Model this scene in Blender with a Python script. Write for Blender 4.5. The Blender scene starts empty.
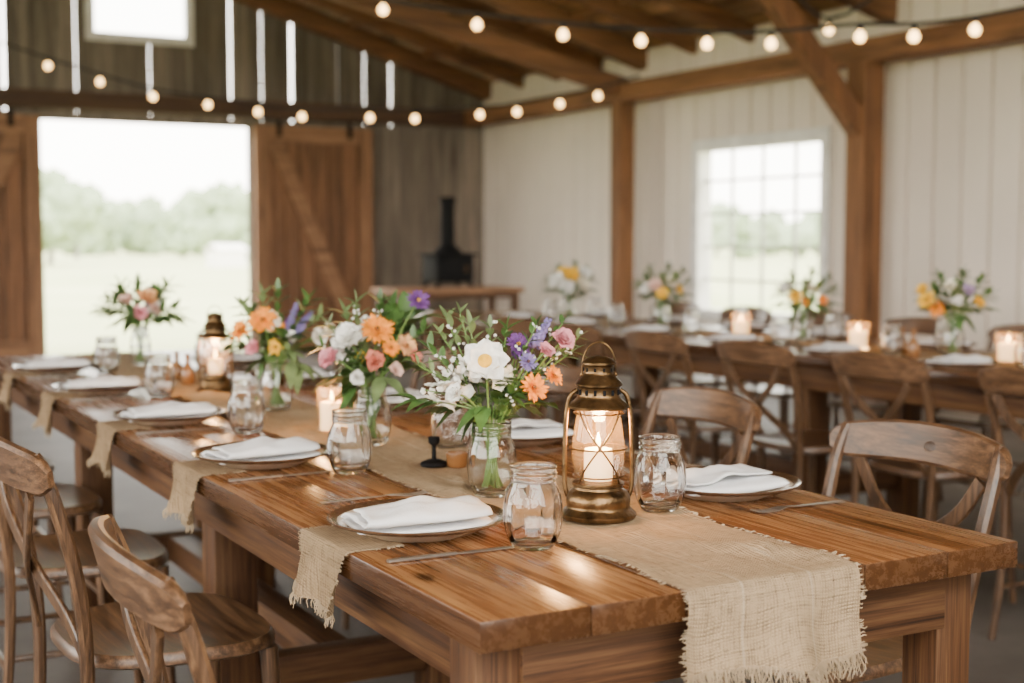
import bpy, bmesh, math, random
from mathutils import Vector, Matrix, noise
random.seed(7)
S = bpy.context.scene; COL = S.collection
PI = math.pi; sin = math.sin; cos = math.cos
Z = Vector((0,0,1))
# ------------------------------------------------------------------ camera model
CAMH = 1.21; FP = 1370.0; YAW = math.radians(28.85); PITCH = math.atan(101/1370)
Fh = Vector((sin(YAW), cos(YAW), 0)); R = Vector((cos(YAW), -sin(YAW), 0))
cf = Fh*cos(PITCH) - Z*sin(PITCH); cu = Z*cos(PITCH) + Fh*sin(PITCH)
O = Vector((0,0,CAMH))
def ray(px, py): return cf + R*((px-512)/FP) + cu*((341.5-py)/FP)
def at_z(px, py, z):
    d = ray(px, py); return O + d*((z-CAMH)/d.z)
def at_f(px, py, f):
    d = ray(px, py); return O + d*(f/d.dot(Fh))
def at_y(px, py, y):
    d = ray(px, py); return O + d*(y/d.y)
def proj(p):
    v = p-O; w = v.dot(cf); return 512+FP*v.dot(R)/w, 341.5-FP*v.dot(cu)/w, w
cd = bpy.data.cameras.new('camera'); cam = bpy.data.objects.new('camera', cd); COL.objects.link(cam)
m = Matrix((R, cu, -cf)).transposed().to_4x4(); m.translation = O
cam.matrix_world = m
cd.sensor_width = 36; cd.lens = FP*36/1024; cd.clip_end = 500; cd.clip_start = .05
cd.dof.use_dof = True; cd.dof.focus_distance = 2.12; cd.dof.aperture_fstop = 3.2
S.camera = cam
# ------------------------------------------------------------------ materials
def new_mat(name):
    mt = bpy.data.materials.new(name); mt.use_nodes = True
    nt = mt.node_tree; return mt, nt, nt.nodes['Principled BSDF'], nt.nodes['Material Output']
def nd(nt, t, **kw):
    n = nt.nodes.new(t)
    for k, v in kw.items():
        if hasattr(n, k) and k not in n.inputs.keys(): setattr(n, k, v)
        else: n.inputs[k].default_value = v
    return n
def c4(c): return (c[0], c[1], c[2], 1)
def ramp(nt, stops):
    r = nt.nodes.new('ShaderNodeValToRGB'); e = r.color_ramp.elements
    e[0].position, e[0].color = stops[0][0], c4(stops[0][1])
    e[1].position, e[1].color = stops[-1][0], c4(stops[-1][1])
    for p, c in stops[1:-1]:
        x = e.new(p); x.color = c4(c)
    return r
def plain(name, c, rough=.5, metal=0, var=.12, scale=8, bump=0, bscale=60, sss=0, trans=None, emit=None, es=0, spec=.5):
    mt, nt, b, o = new_mat(name); L = nt.links.new
    tc = nd(nt, 'ShaderNodeTexCoord'); n = nd(nt, 'ShaderNodeTexNoise', Scale=scale, Detail=4.0)
    L(tc.outputs['Object'], n.inputs['Vector'])
    r = ramp(nt, [(.3, [x*(1-var) for x in c]), (.7, [min(1, x*(1+var)) for x in c])])
    L(n.outputs['Fac'], r.inputs['Fac']); L(r.outputs['Color'], b.inputs['Base Color'])
    b.inputs['Roughness'].default_value = rough; b.inputs['Metallic'].default_value = metal; b.inputs['Specular IOR Level'].default_value = spec
    if sss:
        b.inputs['Subsurface Weight'].default_value = sss; b.inputs['Subsurface Radius'].default_value = (.01,.006,.004)
    if emit:
        b.inputs['Emission Color'].default_value = c4(emit); b.inputs['Emission Strength'].default_value = es
    if bump:
        n2 = nd(nt, 'ShaderNodeTexNoise', Scale=bscale, Detail=5.0); L(tc.outputs['Object'], n2.inputs['Vector'])
        bp = nd(nt, 'ShaderNodeBump', Strength=bump, Distance=.01); L(n2.outputs['Fac'], bp.inputs['Height']); L(bp.outputs['Normal'], b.inputs['Normal'])
    return mt
def wood(name, dark, light, axis=1, rough=.45, scale=1.0, bump=.12, isl=.18, mid=None, cross=11, knots=0, edge=0, spec=.5):
    mt, nt, b, o = new_mat(name); L = nt.links.new
    tc = nd(nt, 'ShaderNodeTexCoord'); oi = nd(nt, 'ShaderNodeObjectInfo'); geo = nd(nt, 'ShaderNodeNewGeometry')
    ad = nd(nt, 'ShaderNodeMath', operation='ADD'); L(oi.outputs['Random'], ad.inputs[0]); L(geo.outputs['Random Per Island'], ad.inputs[1])
    mu = nd(nt, 'ShaderNodeMath', operation='MULTIPLY'); L(ad.outputs[0], mu.inputs[0]); mu.inputs[1].default_value = 13.7
    va = nd(nt, 'ShaderNodeVectorMath', operation='ADD'); L(tc.outputs['Object'], va.inputs[0]); L(mu.outputs[0], va.inputs[1])
    mp = nd(nt, 'ShaderNodeMapping'); s = [cross*scale]*3; s[axis] = .6*scale; mp.inputs['Scale'].default_value = s
    L(va.outputs[0], mp.inputs['Vector'])
    n = nd(nt, 'ShaderNodeTexNoise', Scale=3.0, Detail=9.0, Roughness=.66, Distortion=.4); L(mp.outputs[0], n.inputs['Vector'])
    mp2 = nd(nt, 'ShaderNodeMapping'); s2 = [cross*scale*6]*3; s2[axis] = 2.6*scale; mp2.inputs['Scale'].default_value = s2; L(va.outputs[0], mp2.inputs['Vector'])
    nf = nd(nt, 'ShaderNodeTexNoise', Scale=3.0, Detail=3.0, Roughness=.6); L(mp2.outputs[0], nf.inputs['Vector'])
    fm = nd(nt, 'ShaderNodeMath', operation='MULTIPLY_ADD'); L(nf.outputs['Fac'], fm.inputs[0]); fm.inputs[1].default_value = .40; fm.inputs[2].default_value = -.20
    fa = nd(nt, 'ShaderNodeMath', operation='ADD'); L(n.outputs['Fac'], fa.inputs[0]); L(fm.outputs[0], fa.inputs[1])
    mid = mid or [(a+c)/2 for a, c in zip(dark, light)]
    r = ramp(nt, [(.28, dark), (.47, mid), (.74, light)]); L(fa.outputs[0], r.inputs['Fac'])
    n2 = nd(nt, 'ShaderNodeTexNoise', Scale=2.2*scale, Detail=3.0); L(va.outputs[0], n2.inputs['Vector'])
    hs = nd(nt, 'ShaderNodeHueSaturation'); L(r.outputs['Color'], hs.inputs['Color'])
    m1 = nd(nt, 'ShaderNodeMath', operation='MULTIPLY_ADD'); L(geo.outputs['Random Per Island'], m1.inputs[0]); m1.inputs[1].default_value = isl*2; m1.inputs[2].default_value = .72-isl
    m2 = nd(nt, 'ShaderNodeMath', operation='MULTIPLY_ADD'); L(n2.outputs['Fac'], m2.inputs[0]); m2.inputs[1].default_value = .56; L(m1.outputs[0], m2.inputs[2])
    L(m2.outputs[0], hs.inputs['Value'])
    out = hs.outputs['Color']
    if knots:
        mk_ = nd(nt, 'ShaderNodeMapping'); ks = [6.5]*3; ks[axis] = 3.4; mk_.inputs['Scale'].default_value = ks; L(va.outputs[0], mk_.inputs['Vector'])
        vo = nd(nt, 'ShaderNodeTexVoronoi', Scale=1.0); L(mk_.outputs[0], vo.inputs['Vector'])
        rk = ramp(nt, [(.04, (knots,knots,knots)), (.13, (0,0,0))]); L(vo.outputs['Distance'], rk.inputs['Fac'])
        mx = nd(nt, 'ShaderNodeMixRGB'); L(rk.outputs['Color'], mx.inputs[0]); L(out, mx.inputs[1]); mx.inputs[2].default_value = c4([x*.6 for x in dark]); out = mx.outputs[0]
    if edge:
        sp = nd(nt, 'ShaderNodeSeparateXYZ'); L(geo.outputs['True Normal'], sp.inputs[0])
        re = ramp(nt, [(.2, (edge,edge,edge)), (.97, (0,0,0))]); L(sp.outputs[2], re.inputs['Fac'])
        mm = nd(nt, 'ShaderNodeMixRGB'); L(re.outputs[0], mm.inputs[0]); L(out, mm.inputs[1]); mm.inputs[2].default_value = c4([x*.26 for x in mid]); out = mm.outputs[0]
    L(out, b.inputs['Base Color']); b.inputs['Specular IOR Level'].default_value = spec
    rr = nd(nt, 'ShaderNodeMath', operation='MULTIPLY_ADD'); L(fa.outputs[0], rr.inputs[0]); rr.inputs[1].default_value = .22; rr.inputs[2].default_value = rough-.11; L(rr.outputs[0], b.inputs['Roughness'])
    bp = nd(nt, 'ShaderNodeBump', Strength=bump, Distance=.004); L(fa.outputs[0], bp.inputs['Height']); L(bp.outputs['Normal'], b.inputs['Normal'])
    return mt
def burlap(name, c, ux, uy, stripes=False):
    mt, nt, b, o = new_mat(name); L = nt.links.new
    tc = nd(nt, 'ShaderNodeTexCoord'); sp = nd(nt, 'ShaderNodeSeparateXYZ'); L(tc.outputs['Object'], sp.inputs[0])
    def comb(ax, addz):
        if not addz: return sp.outputs[ax]
        a = nd(nt, 'ShaderNodeMath', operation='ADD'); L(sp.outputs[ax], a.inputs[0]); L(sp.outputs[2], a.inputs[1]); return a.outputs[0]
    cb = nd(nt, 'ShaderNodeCombineXYZ'); L(comb(0, ux), cb.inputs[0]); L(comb(1, uy), cb.inputs[1])
    w1 = nd(nt, 'ShaderNodeTexWave', bands_direction='X', Scale=64.0, Distortion=2.6, Detail=2.0); w1.inputs['Detail Scale'].default_value = .5
    w2 = nd(nt, 'ShaderNodeTexWave', bands_direction='Y', Scale=64.0, Distortion=2.6, Detail=2.0); w2.inputs['Detail Scale'].default_value = .5
    L(cb.outputs[0], w1.inputs['Vector']); L(cb.outputs[0], w2.inputs['Vector'])
    mx = nd(nt, 'ShaderNodeMath', operation='MULTIPLY'); L(w1.outputs['Fac'], mx.inputs[0]); L(w2.outputs['Fac'], mx.inputs[1])
    n = nd(nt, 'ShaderNodeTexNoise', Scale=60.0, Detail=5.0, Roughness=.7); L(cb.outputs[0], n.inputs['Vector'])
    sl = []
    for sc_ in ((14,300,1), (300,14,1)):
        mp = nd(nt, 'ShaderNodeMapping'); mp.inputs['Scale'].default_value = sc_; L(cb.outputs[0], mp.inputs['Vector'])
        q = nd(nt, 'ShaderNodeTexNoise', Scale=1.0, Detail=2.0); L(mp.outputs[0], q.inputs['Vector']); sl.append(q)
    s2 = nd(nt, 'ShaderNodeMath', operation='ADD'); L(sl[0].outputs['Fac'], s2.inputs[0]); L(sl[1].outputs['Fac'], s2.inputs[1])
    s3 = nd(nt, 'ShaderNodeMath', operation='MULTIPLY_ADD'); L(s2.outputs[0], s3.inputs[0]); s3.inputs[1].default_value = .75; L(n.outputs['Fac'], s3.inputs[2])
    ad = nd(nt, 'ShaderNodeMath', operation='MULTIPLY_ADD'); L(mx.outputs[0], ad.inputs[0]); ad.inputs[1].default_value = .5; L(s3.outputs[0], ad.inputs[2])
    hf = nd(nt, 'ShaderNodeMath', operation='MULTIPLY'); L(ad.outputs[0], hf.inputs[0]); hf.inputs[1].default_value = .53
    r = ramp(nt, [(.45, [x*.28 for x in c]), (.62, c), (.80, [min(1, x*1.45) for x in c])]); L(hf.outputs[0], r.inputs['Fac'])
    out = r.outputs['Color']
    if stripes:
        ab = nd(nt, 'ShaderNodeMath', operation='ABSOLUTE'); L(sp.outputs[0], ab.inputs[0])
        su = nd(nt, 'ShaderNodeMath', operation='SUBTRACT'); L(ab.outputs[0], su.inputs[0]); su.inputs[1].default_value = .058
        a2 = nd(nt, 'ShaderNodeMath', operation='ABSOLUTE'); L(su.outputs[0], a2.inputs[0])
        lt = nd(nt, 'ShaderNodeMath', operation='LESS_THAN'); L(a2.outputs[0], lt.inputs[0]); lt.inputs[1].default_value = .0018
        m3 = nd(nt, 'ShaderNodeMath', operation='MULTIPLY'); L(lt.outputs[0], m3.inputs[0]); m3.inputs[1].default_value = .4
        mm = nd(nt, 'ShaderNodeMixRGB'); L(m3.outputs[0], mm.inputs[0]); L(out, mm.inputs[1]); mm.inputs[2].default_value = (.55,.46,.34,1); out = mm.outputs[0]
    L(out, b.inputs['Base Color']); b.inputs['Roughness'].default_value = .95; b.inputs['Specular IOR Level'].default_value = .1
    bp = nd(nt, 'ShaderNodeBump', Strength=1.0, Distance=.005); L(hf.outputs[0], bp.inputs['Height']); L(bp.outputs['Normal'], b.inputs['Normal'])
    return mt
def clear_glass(name, edge=(.70,.70,.66), rough=.02, glow_mix=0, glow_col=(1,.85,.6), bump=.5, fmax=.75, f0=.05):
    """single walled clear glass: Schlick reflection, a little absorption where the wall is seen edge-on"""
    mt, nt, b, o = new_mat(name); L = nt.links.new; nt.nodes.remove(b)
    lw = nd(nt, 'ShaderNodeLayerWeight', Blend=.5)
    r = ramp(nt, [(.0, (.985,.99,.985)), (.75, (.95,.955,.94)), (.9, [(x+.9)/2 for x in edge]), (1.0, edge)]); L(lw.outputs['Facing'], r.inputs['Fac'])
    t = nd(nt, 'ShaderNodeBsdfTransparent'); L(r.outputs[0], t.inputs[0])
    g = nd(nt, 'ShaderNodeBsdfGlossy'); g.inputs['Roughness'].default_value = rough
    pw = nd(nt, 'ShaderNodeMath', operation='POWER'); L(lw.outputs['Facing'], pw.inputs[0]); pw.inputs[1].default_value = 4.0
    f = nd(nt, 'ShaderNodeMath', operation='MULTIPLY_ADD'); L(pw.outputs[0], f.inputs[0]); f.inputs[1].default_value = fmax-f0; f.inputs[2].default_value = f0
    if bump:
        tc = nd(nt, 'ShaderNodeTexCoord'); n = nd(nt, 'ShaderNodeTexNoise', Scale=34.0, Detail=1.0); L(tc.outputs['Object'], n.inputs['Vector'])
        bp = nd(nt, 'ShaderNodeBump', Strength=bump, Distance=.012); L(n.outputs['Fac'], bp.inputs['Height']); L(bp.outputs[0], g.inputs['Normal'])
    first = t
    if glow_mix:
        d = nd(nt, 'ShaderNodeBsdfTranslucent'); d.inputs[0].default_value = c4(glow_col)  # warm translucent share stands in for candle glow caught in the glass
        m0 = nd(nt, 'ShaderNodeMixShader'); m0.inputs[0].default_value = glow_mix; L(t.outputs[0], m0.inputs[1]); L(d.outputs[0], m0.inputs[2]); first = m0
    mx = nd(nt, 'ShaderNodeMixShader'); L(f.outputs[0], mx.inputs[0]); L(first.outputs[0], mx.inputs[1]); L(g.outputs[0], mx.inputs[2]); L(mx.outputs[0], o.inputs[0])
    return mt
def solid_glass(name, tint):
    mt, nt, b, o = new_mat(name); L = nt.links.new; nt.nodes.remove(b)
    tc = nd(nt, 'ShaderNodeTexCoord'); n = nd(nt, 'ShaderNodeTexNoise', Scale=5.0, Detail=0.0); L(tc.outputs['Object'], n.inputs['Vector'])
    r = ramp(nt, [(.3, [x*.995 for x in tint]), (.7, tint)]); L(n.outputs['Fac'], r.inputs['Fac'])
    g = nd(nt, 'ShaderNodeBsdfGlass', Roughness=0.0, IOR=1.45); L(r.outputs[0], g.inputs['Color']); L(g.outputs[0], o.inputs[0])
    return mt
def glow(name, c, s):
    mt, nt, b, o = new_mat(name); L = nt.links.new
    b.inputs['Base Color'].default_value = c4(c); b.inputs['Emission Color'].default_value = c4(c)
    tc = nd(nt, 'ShaderNodeTexCoord'); n = nd(nt, 'ShaderNodeTexNoise', Scale=20.0); L(tc.outputs['Object'], n.inputs['Vector'])
    mm = nd(nt, 'ShaderNodeMath', operation='MULTIPLY_ADD'); L(n.outputs['Fac'], mm.inputs[0]); mm.inputs[1].default_value = s*.2; mm.inputs[2].default_value = s*.9
    L(mm.outputs[0], b.inputs['Emission Strength']); return mt
M = {}
TD, TM, TL = (.034,.0130,.0048), (.160,.064,.0225), (.34,.170,.066)
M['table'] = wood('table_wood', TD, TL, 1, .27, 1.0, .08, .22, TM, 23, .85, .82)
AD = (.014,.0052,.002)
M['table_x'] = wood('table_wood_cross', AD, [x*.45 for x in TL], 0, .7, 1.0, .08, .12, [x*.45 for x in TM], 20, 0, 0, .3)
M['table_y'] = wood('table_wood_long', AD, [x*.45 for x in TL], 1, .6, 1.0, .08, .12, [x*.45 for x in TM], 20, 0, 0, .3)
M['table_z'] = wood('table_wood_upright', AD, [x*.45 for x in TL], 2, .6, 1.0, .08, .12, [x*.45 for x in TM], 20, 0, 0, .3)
M['chair'] = wood('chair_wood', (.013,.006,.003), (.205,.112,.056), 2, .36, 1.6, .10, .08, (.070,.0345,.0160), 18)
M['chair_y'] = wood('chair_wood_cross', (.013,.006,.003), (.235,.128,.065), 1, .36, 1.6, .10, .08, (.082,.0405,.0190), 17, .8)
M['beam_y'] = wood('beam_wood_long', (.045,.018,.007), (.32,.145,.058), 1, .75, .5, .2, .1)
M['beam_x'] = wood('beam_wood_cross', (.045,.018,.007), (.27,.122,.05), 0, .75, .5, .2, .1)
M['beam_z'] = wood('beam_wood_upright', (.045,.018,.007), (.31,.14,.055), 2, .75, .5, .2, .1)
M['header'] = wood('header_wood', (.025,.012,.007), (.11,.057,.03), 0, .75, .5, .2, .1)
M['roof'] = wood('roof_boards', (.07,.030,.014), (.52,.28,.135), 1, .8, .4, .2, .42)
M['barn_door'] = wood('barn_door_wood', (.05,.022,.011), (.27,.13,.062), 2, .75, .6, .2, .22)
M['barn_stile'] = wood('barn_stile_wood', (.08,.039,.02), (.38,.195,.098), 2, .75, .6, .2, .1)
M['barn_brace'] = wood('barn_brace_wood', (.08,.039,.02), (.40,.208,.105), 0, .75, .6, .2, .1)
M['grey_board'] = wood('weathered_board', (.055,.043,.034), (.27,.22,.17), 2, .85, .4, .2, .30)
M['bounce_cut'] = wood('bounce_cut_board', (.012,.010,.008), (.04,.033,.027), 2, .9, .4, .2, .2)  # near-black board colour for the unseen walls, added to cut bounced light
M['white_board'] = plain('painted_board', (.78,.69,.59), .7, var=.05, scale=1.5)
M['white_paint'] = plain('white_paint', (.76,.74,.70), .5); M['muntin'] = plain('muntin_paint', (.50,.49,.46), .5)
M['burlap_r'] = burlap('burlap_runner', (.30,.215,.130), False, True, True)
M['burlap_p'] = burlap('burlap_placemat', (.30,.212,.127), True, False)
M['fringe'] = plain('burlap_thread', (.38,.285,.18), .95)
M['napkin'] = plain('napkin_linen', (.88,.88,.89), .9, var=.03, bump=.15, bscale=300)
M['plate'] = plain('plate_glaze', (.46,.375,.295), .16, var=.15, scale=14)
M['plate_rim'] = plain('plate_rim_glaze', (.07,.036,.019), .2, var=.35, scale=40)
M['steel'] = plain('cutlery_metal', (.44,.40,.36), .28, .85, var=.05)
M['jar'] = solid_glass('jar_glass', (.998,.999,.998)); M['vase'] = solid_glass('vase_glass', (.99,.996,.985))
M['thin'] = clear_glass('globe_glass', (.70,.54,.36), glow_mix=.04, glow_col=(1,.72,.40), bump=.1); M['holder'] = clear_glass('holder_glass', (.7,.6,.48), glow_mix=.10, glow_col=(1,.72,.42), bump=.1)  # amber edge tint and translucent share imitate a warm inner glow
M['pane'] = clear_glass('pane_glass', (.95,.95,.95), bump=0, fmax=.2, f0=.02)
M['bronze'] = plain('aged_bronze', (.135,.080,.035), .36, .92, var=.7, scale=40, bump=.2, bscale=90)
M['wax'] = plain('candle_wax_glow', (.9,.75,.52), .5, var=.03, sss=.3, emit=(1,.52,.19), es=2.3)  # emission put into the wax imitates candlelight glowing through it
M['wick'] = plain('wick_thread', (.03,.02,.015), .9)
M['flame'] = glow('flame_glow', (1,.58,.18), 34)
M['bulb'] = glow('bulb_glow', (1,.60,.22), 10)
M['black'] = plain('black_iron', (.006,.006,.0065), .75, 0, spec=.15)
M['cord'] = plain('cord_rubber', (.015,.013,.012), .7)
M['amber'] = plain('amber_glaze', (.20,.09,.03), .25)
M['knot'] = plain('wood_knot', (.035,.016,.007), .4, var=.5, scale=120)
M['stem'] = plain('stem_green', (.12,.21,.05), .5); M['leaf'] = plain('leaf_green', (.055,.118,.028), .45, var=.4, scale=30)
M['leaf_pale'] = plain('leaf_sage', (.14,.20,.078), .5, var=.35, scale=30)
M['foliage'] = plain('tree_foliage_haze', (.25,.315,.195), .9, var=.25, scale=.8, bump=.3, bscale=3, spec=.1)  # distance haze is put into the pale foliage colour
M['bark'] = plain('tree_bark', (.19,.18,.16), .9)
FC = dict(white=(.86,.83,.76), cream=(.84,.76,.60), purple=(.165,.065,.24), violet=(.20,.16,.37), pink=(.68,.28,.32), orange=(.86,.29,.02), peach=(.82,.45,.20), coral=(.66,.22,.15), yellow=(.86,.50,.035), blush=(.78,.54,.45), lilac=(.43,.32,.48))
for k, c in FC.items(): M['f_'+k] = plain('petal_'+k, c, .7, var=.24, scale=60, spec=.25)
M['ctr_yellow'] = plain('bloom_centre_yellow', (.82,.46,.02), .8, bump=.5, bscale=400); M['ctr_dark'] = plain('bloom_centre_dark', (.16,.08,.03), .8, bump=.5, bscale=400)
mt, nt, b, o = new_mat('concrete_floor'); L = nt.links.new
tc = nd(nt,'ShaderNodeTexCoord'); n = nd(nt,'ShaderNodeTexNoise', Scale=1.1, Detail=9.0, Roughness=.65); L(tc.outputs['Object'], n.inputs['Vector'])
r = ramp(nt, [(.3,(.06,.051,.044)),(.55,(.115,.10,.087)),(.75,(.175,.157,.137))]); L(n.outputs['Fac'], r.inputs['Fac']); L(r.outputs[0], b.inputs['Base Color'])
b.inputs['Roughness'].default_value = .6; b.inputs['Specular IOR Level'].default_value = .35
bp = nd(nt,'ShaderNodeBump', Strength=.1, Distance=.01); L(n.outputs['Fac'], bp.inputs['Height']); L(bp.outputs[0], b.inputs['Normal']); M['floor'] = mt
mt, nt, b, o = new_mat('field_grass'); L = nt.links.new
tc = nd(nt,'ShaderNodeTexCoord'); n = nd(nt,'ShaderNodeTexNoise', Scale=.15, Detail=8.0); L(tc.outputs['Object'], n.inputs['Vector'])
r = ramp(nt, [(.3,(.36,.40,.20)),(.7,(.48,.49,.29))]); L(n.outputs['Fac'], r.inputs['Fac']); L(r.outputs[0], b.inputs['Base Color']); b.inputs['Roughness'].default_value = 1; b.inputs['Specular IOR Level'].default_value = .1; M['field'] = mt  # grass colour lightened to stand in for washed-out haze
# ------------------------------------------------------------------ mesh helpers
def mk(name, bm, mat, parent=None, smooth=True, ang=42, loc=None):
    bmesh.ops.recalc_face_normals(bm, faces=bm.faces[:])
    if smooth:
        a = math.radians(ang)
        for f in bm.faces: f.smooth = True
        for e in bm.edges:
            if len(e.link_faces) == 2 and e.calc_face_angle(0) > a: e.smooth = False
    me = bpy.data.meshes.new(name); bm.to_mesh(me); bm.free(); me.materials.append(mat)
    ob = bpy.data.objects.new(name, me); COL.objects.link(ob)
    if parent: ob.parent = parent
    if loc: ob.location = loc
    return ob
B = bmesh.new
def box(bm, x0, x1, y0, y1, z0, z1, bev=0):
    r = bmesh.ops.create_cube(bm, size=1); vs = r['verts']
    for v in vs: v.co = Vector(((x0+x1)/2+v.co.x*(x1-x0), (y0+y1)/2+v.co.y*(y1-y0), (z0+z1)/2+v.co.z*(z1-z0)))
    if bev:
        es = list({e for v in vs for e in v.link_edges}); bmesh.ops.bevel(bm, geom=es, offset=bev, segments=2, affect='EDGES', profile=.5)
def beam(bm, p, q, w, h, bev=.006, up=Z):
    p = Vector(p); q = Vector(q); t = (q-p).normalized(); s = t.cross(up).normalized(); u = s.cross(t)
    r = bmesh.ops.create_cube(bm, size=1); vs = r['verts']; c = (p+q)/2; ln = (q-p).length
    for v in vs: v.co = c + t*(v.co.x*ln) + s*(v.co.y*w) + u*(v.co.z*h)
    if bev:
        es = list({e for v in vs for e in v.link_edges}); bmesh.ops.bevel(bm, geom=es, offset=bev, segments=1, affect='EDGES')
def spline(P, n=6):
    P = [Vector(p) for p in P]; out = []
    Q = [P[0]*2-P[1]] + P + [P[-1]*2-P[-2]]
    for i in range(1, len(Q)-2):
        a, b_, c, d = Q[i-1], Q[i], Q[i+1], Q[i+2]
        for k in range(n):
            t = k/n; out.append(.5*((2*b_)+(c-a)*t+(2*a-5*b_+4*c-d)*t*t+(3*b_-a-3*c+d)*t**3))
    out.append(P[-1]); return out
def tube(bm, pts, r, seg=8, closed=False):
    pts = [Vector(p) for p in pts]; n = len(pts); rs = r if isinstance(r, (list, tuple)) else [r]*n
    prev = None; rings = []
    for i in range(n):
        t = (pts[(i+1) % n]-pts[i-1]) if closed else (pts[min(i+1, n-1)]-pts[max(i-1, 0)])
        t.normalize()
        if prev is None:
            a = Vector((1,0,0)) if abs(t.x) < .8 else Vector((0,1,0)); u = t.cross(a).normalized()
        else:
            u = (prev - t*prev.dot(t)).normalized()
        prev = u; v = t.cross(u)
        rings.append([bm.verts.new(pts[i]+(u*cos(2*PI*k/seg)+v*sin(2*PI*k/seg))*rs[i]) for k in range(seg)])
    rng = range(n) if closed else range(n-1)
    for i in rng:
        A, C = rings[i], rings[(i+1) % n]
        for k in range(seg): bm.faces.new((A[k], A[(k+1) % seg], C[(k+1) % seg], C[k]))
    if not closed:
        bm.faces.new(rings[0][::-1]); bm.faces.new(rings[-1])
def ribbon(bm, pts, w, t, wd):
    pts = [Vector(p) for p in pts]; n = len(pts); rings = []
    for i in range(n):
        tg = (pts[min(i+1, n-1)]-pts[max(i-1, 0)]).normalized()
        d = wd(i, tg) if callable(wd) else Vector(wd); d = (d-tg*d.dot(tg)).normalized(); nn = tg.cross(d)
        ww = w[i] if isinstance(w, list) else w
        tt = t[i] if isinstance(t, list) else t
        c = min(.28*tt, .3*ww); hw_, ht = ww/2, tt/2
        co = [(-hw_+c,-ht),(-hw_,-ht+c),(-hw_,ht-c),(-hw_+c,ht),(hw_-c,ht),(hw_,ht-c),(hw_,-ht+c),(hw_-c,-ht)]
        rings.append([bm.verts.new(pts[i]+d*a+nn*b_) for a, b_ in co])
    k_ = 8
    for i in range(n-1):
        for k in range(k_): bm.faces.new((rings[i][k], rings[i][(k+1) % k_], rings[i+1][(k+1) % k_], rings[i+1][k]))
    bm.faces.new(rings[0][::-1]); bm.faces.new(rings[-1])
def lathe(bm, prof, seg=32, c=(0,0,0), fl=None):
    c = Vector(c); rings = []
    def rr(i, r, z, a): return r*(1+fl[0]*abs(cos(fl[1]*a*.5))*max(0, sin(PI*min(1, max(0, (z-fl[2])/(fl[3]-fl[2])))))-fl[0]*.5) if fl and i < fl[4] and r > .03 else r
    for i, (r, z) in enumerate(prof):
        if r < 1e-6: rings.append([bm.verts.new(c+Vector((0,0,z)))])
        else: rings.append([bm.verts.new(c+Vector((rr(i,r,z,2*PI*k/seg)*cos(2*PI*k/seg), rr(i,r,z,2*PI*k/seg)*sin(2*PI*k/seg), z))) for k in range(seg)])
    for A, C in zip(rings, rings[1:]):
        for k in range(seg):
            k2 = (k+1) % seg
            if len(A) == 1 and len(C) == 1: continue
            if len(A) == 1: bm.faces.new((A[0], C[k2], C[k]))
            elif len(C) == 1: bm.faces.new((A[k], A[k2], C[0]))
            else: bm.faces.new((A[k], A[k2], C[k2], C[k]))
def ball(bm, c, r, seg=10, sc=(1,1,1)):
    n = seg//2; c = Vector(c)
    pr = [(r*sin(PI*i/n), -r*cos(PI*i/n)) for i in range(n+1)]; pr[0] = (0,-r); pr[-1] = (0,r)
    k = len(bm.verts); lathe(bm, pr, seg); bm.verts.ensure_lookup_table()
    for v in list(bm.verts)[k:]: v.co = Vector((v.co.x*sc[0], v.co.y*sc[1], v.co.z*sc[2]))+c
# ------------------------------------------------------------------ tagging
TOP = []
ORD = {}
def tag(o, label, cat, group=None, kind=None, order=None):
    o['label'] = label; o['category'] = cat
    if group: o['group'] = group
    if kind: o['kind'] = kind
    if order: ORD[label] = order
    if o not in TOP: TOP.append(o)
    return o
def empty(name, loc=(0,0,0), rz=0):
    o = bpy.data.objects.new(name, None); COL.objects.link(o); o.location = loc; o.rotation_euler = (0,0,rz); o.empty_display_size = .05; return o
def dup(o, loc, rz=0, parent=None, top=True, sc=None):
    c = o.copy(); COL.objects.link(c)
    if top:
        c.location = loc; c.rotation_euler = (0,0,rz); c.scale = (1,1,1)
        if sc: c.scale = (sc,)*3 if not isinstance(sc, tuple) else sc
    else: c.parent = parent
    for ch in list(o.children): dup(ch, None, 0, c, False)
    return c
def struct(name, bm, mat, label, cat, smooth=False):
    o = mk(name, bm, mat, None, smooth); return tag(o, label, cat, kind='structure')
# ------------------------------------------------------------------ the barn
WX = 7.57; WY = 14.4; EAVE = 3.04; SL = .30; RX = 1.5
def roofz(x): return EAVE+SL*(WX-x) if x > RX else EAVE+SL*(WX-RX)-SL*(RX-x)
bm = B(); box(bm, -5, 7.75, -3, 14.55, -.06, 0); struct('floor', bm, M['floor'], 'worn grey concrete floor of the barn', 'floor')
bm = B()
bmesh.ops.create_grid(bm, x_segments=40, y_segments=40, size=220)
for v in bm.verts: v.co.z = -.08
struct('field', bm, M['field'], 'pale green grass field outside the barn doors', 'field')
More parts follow.
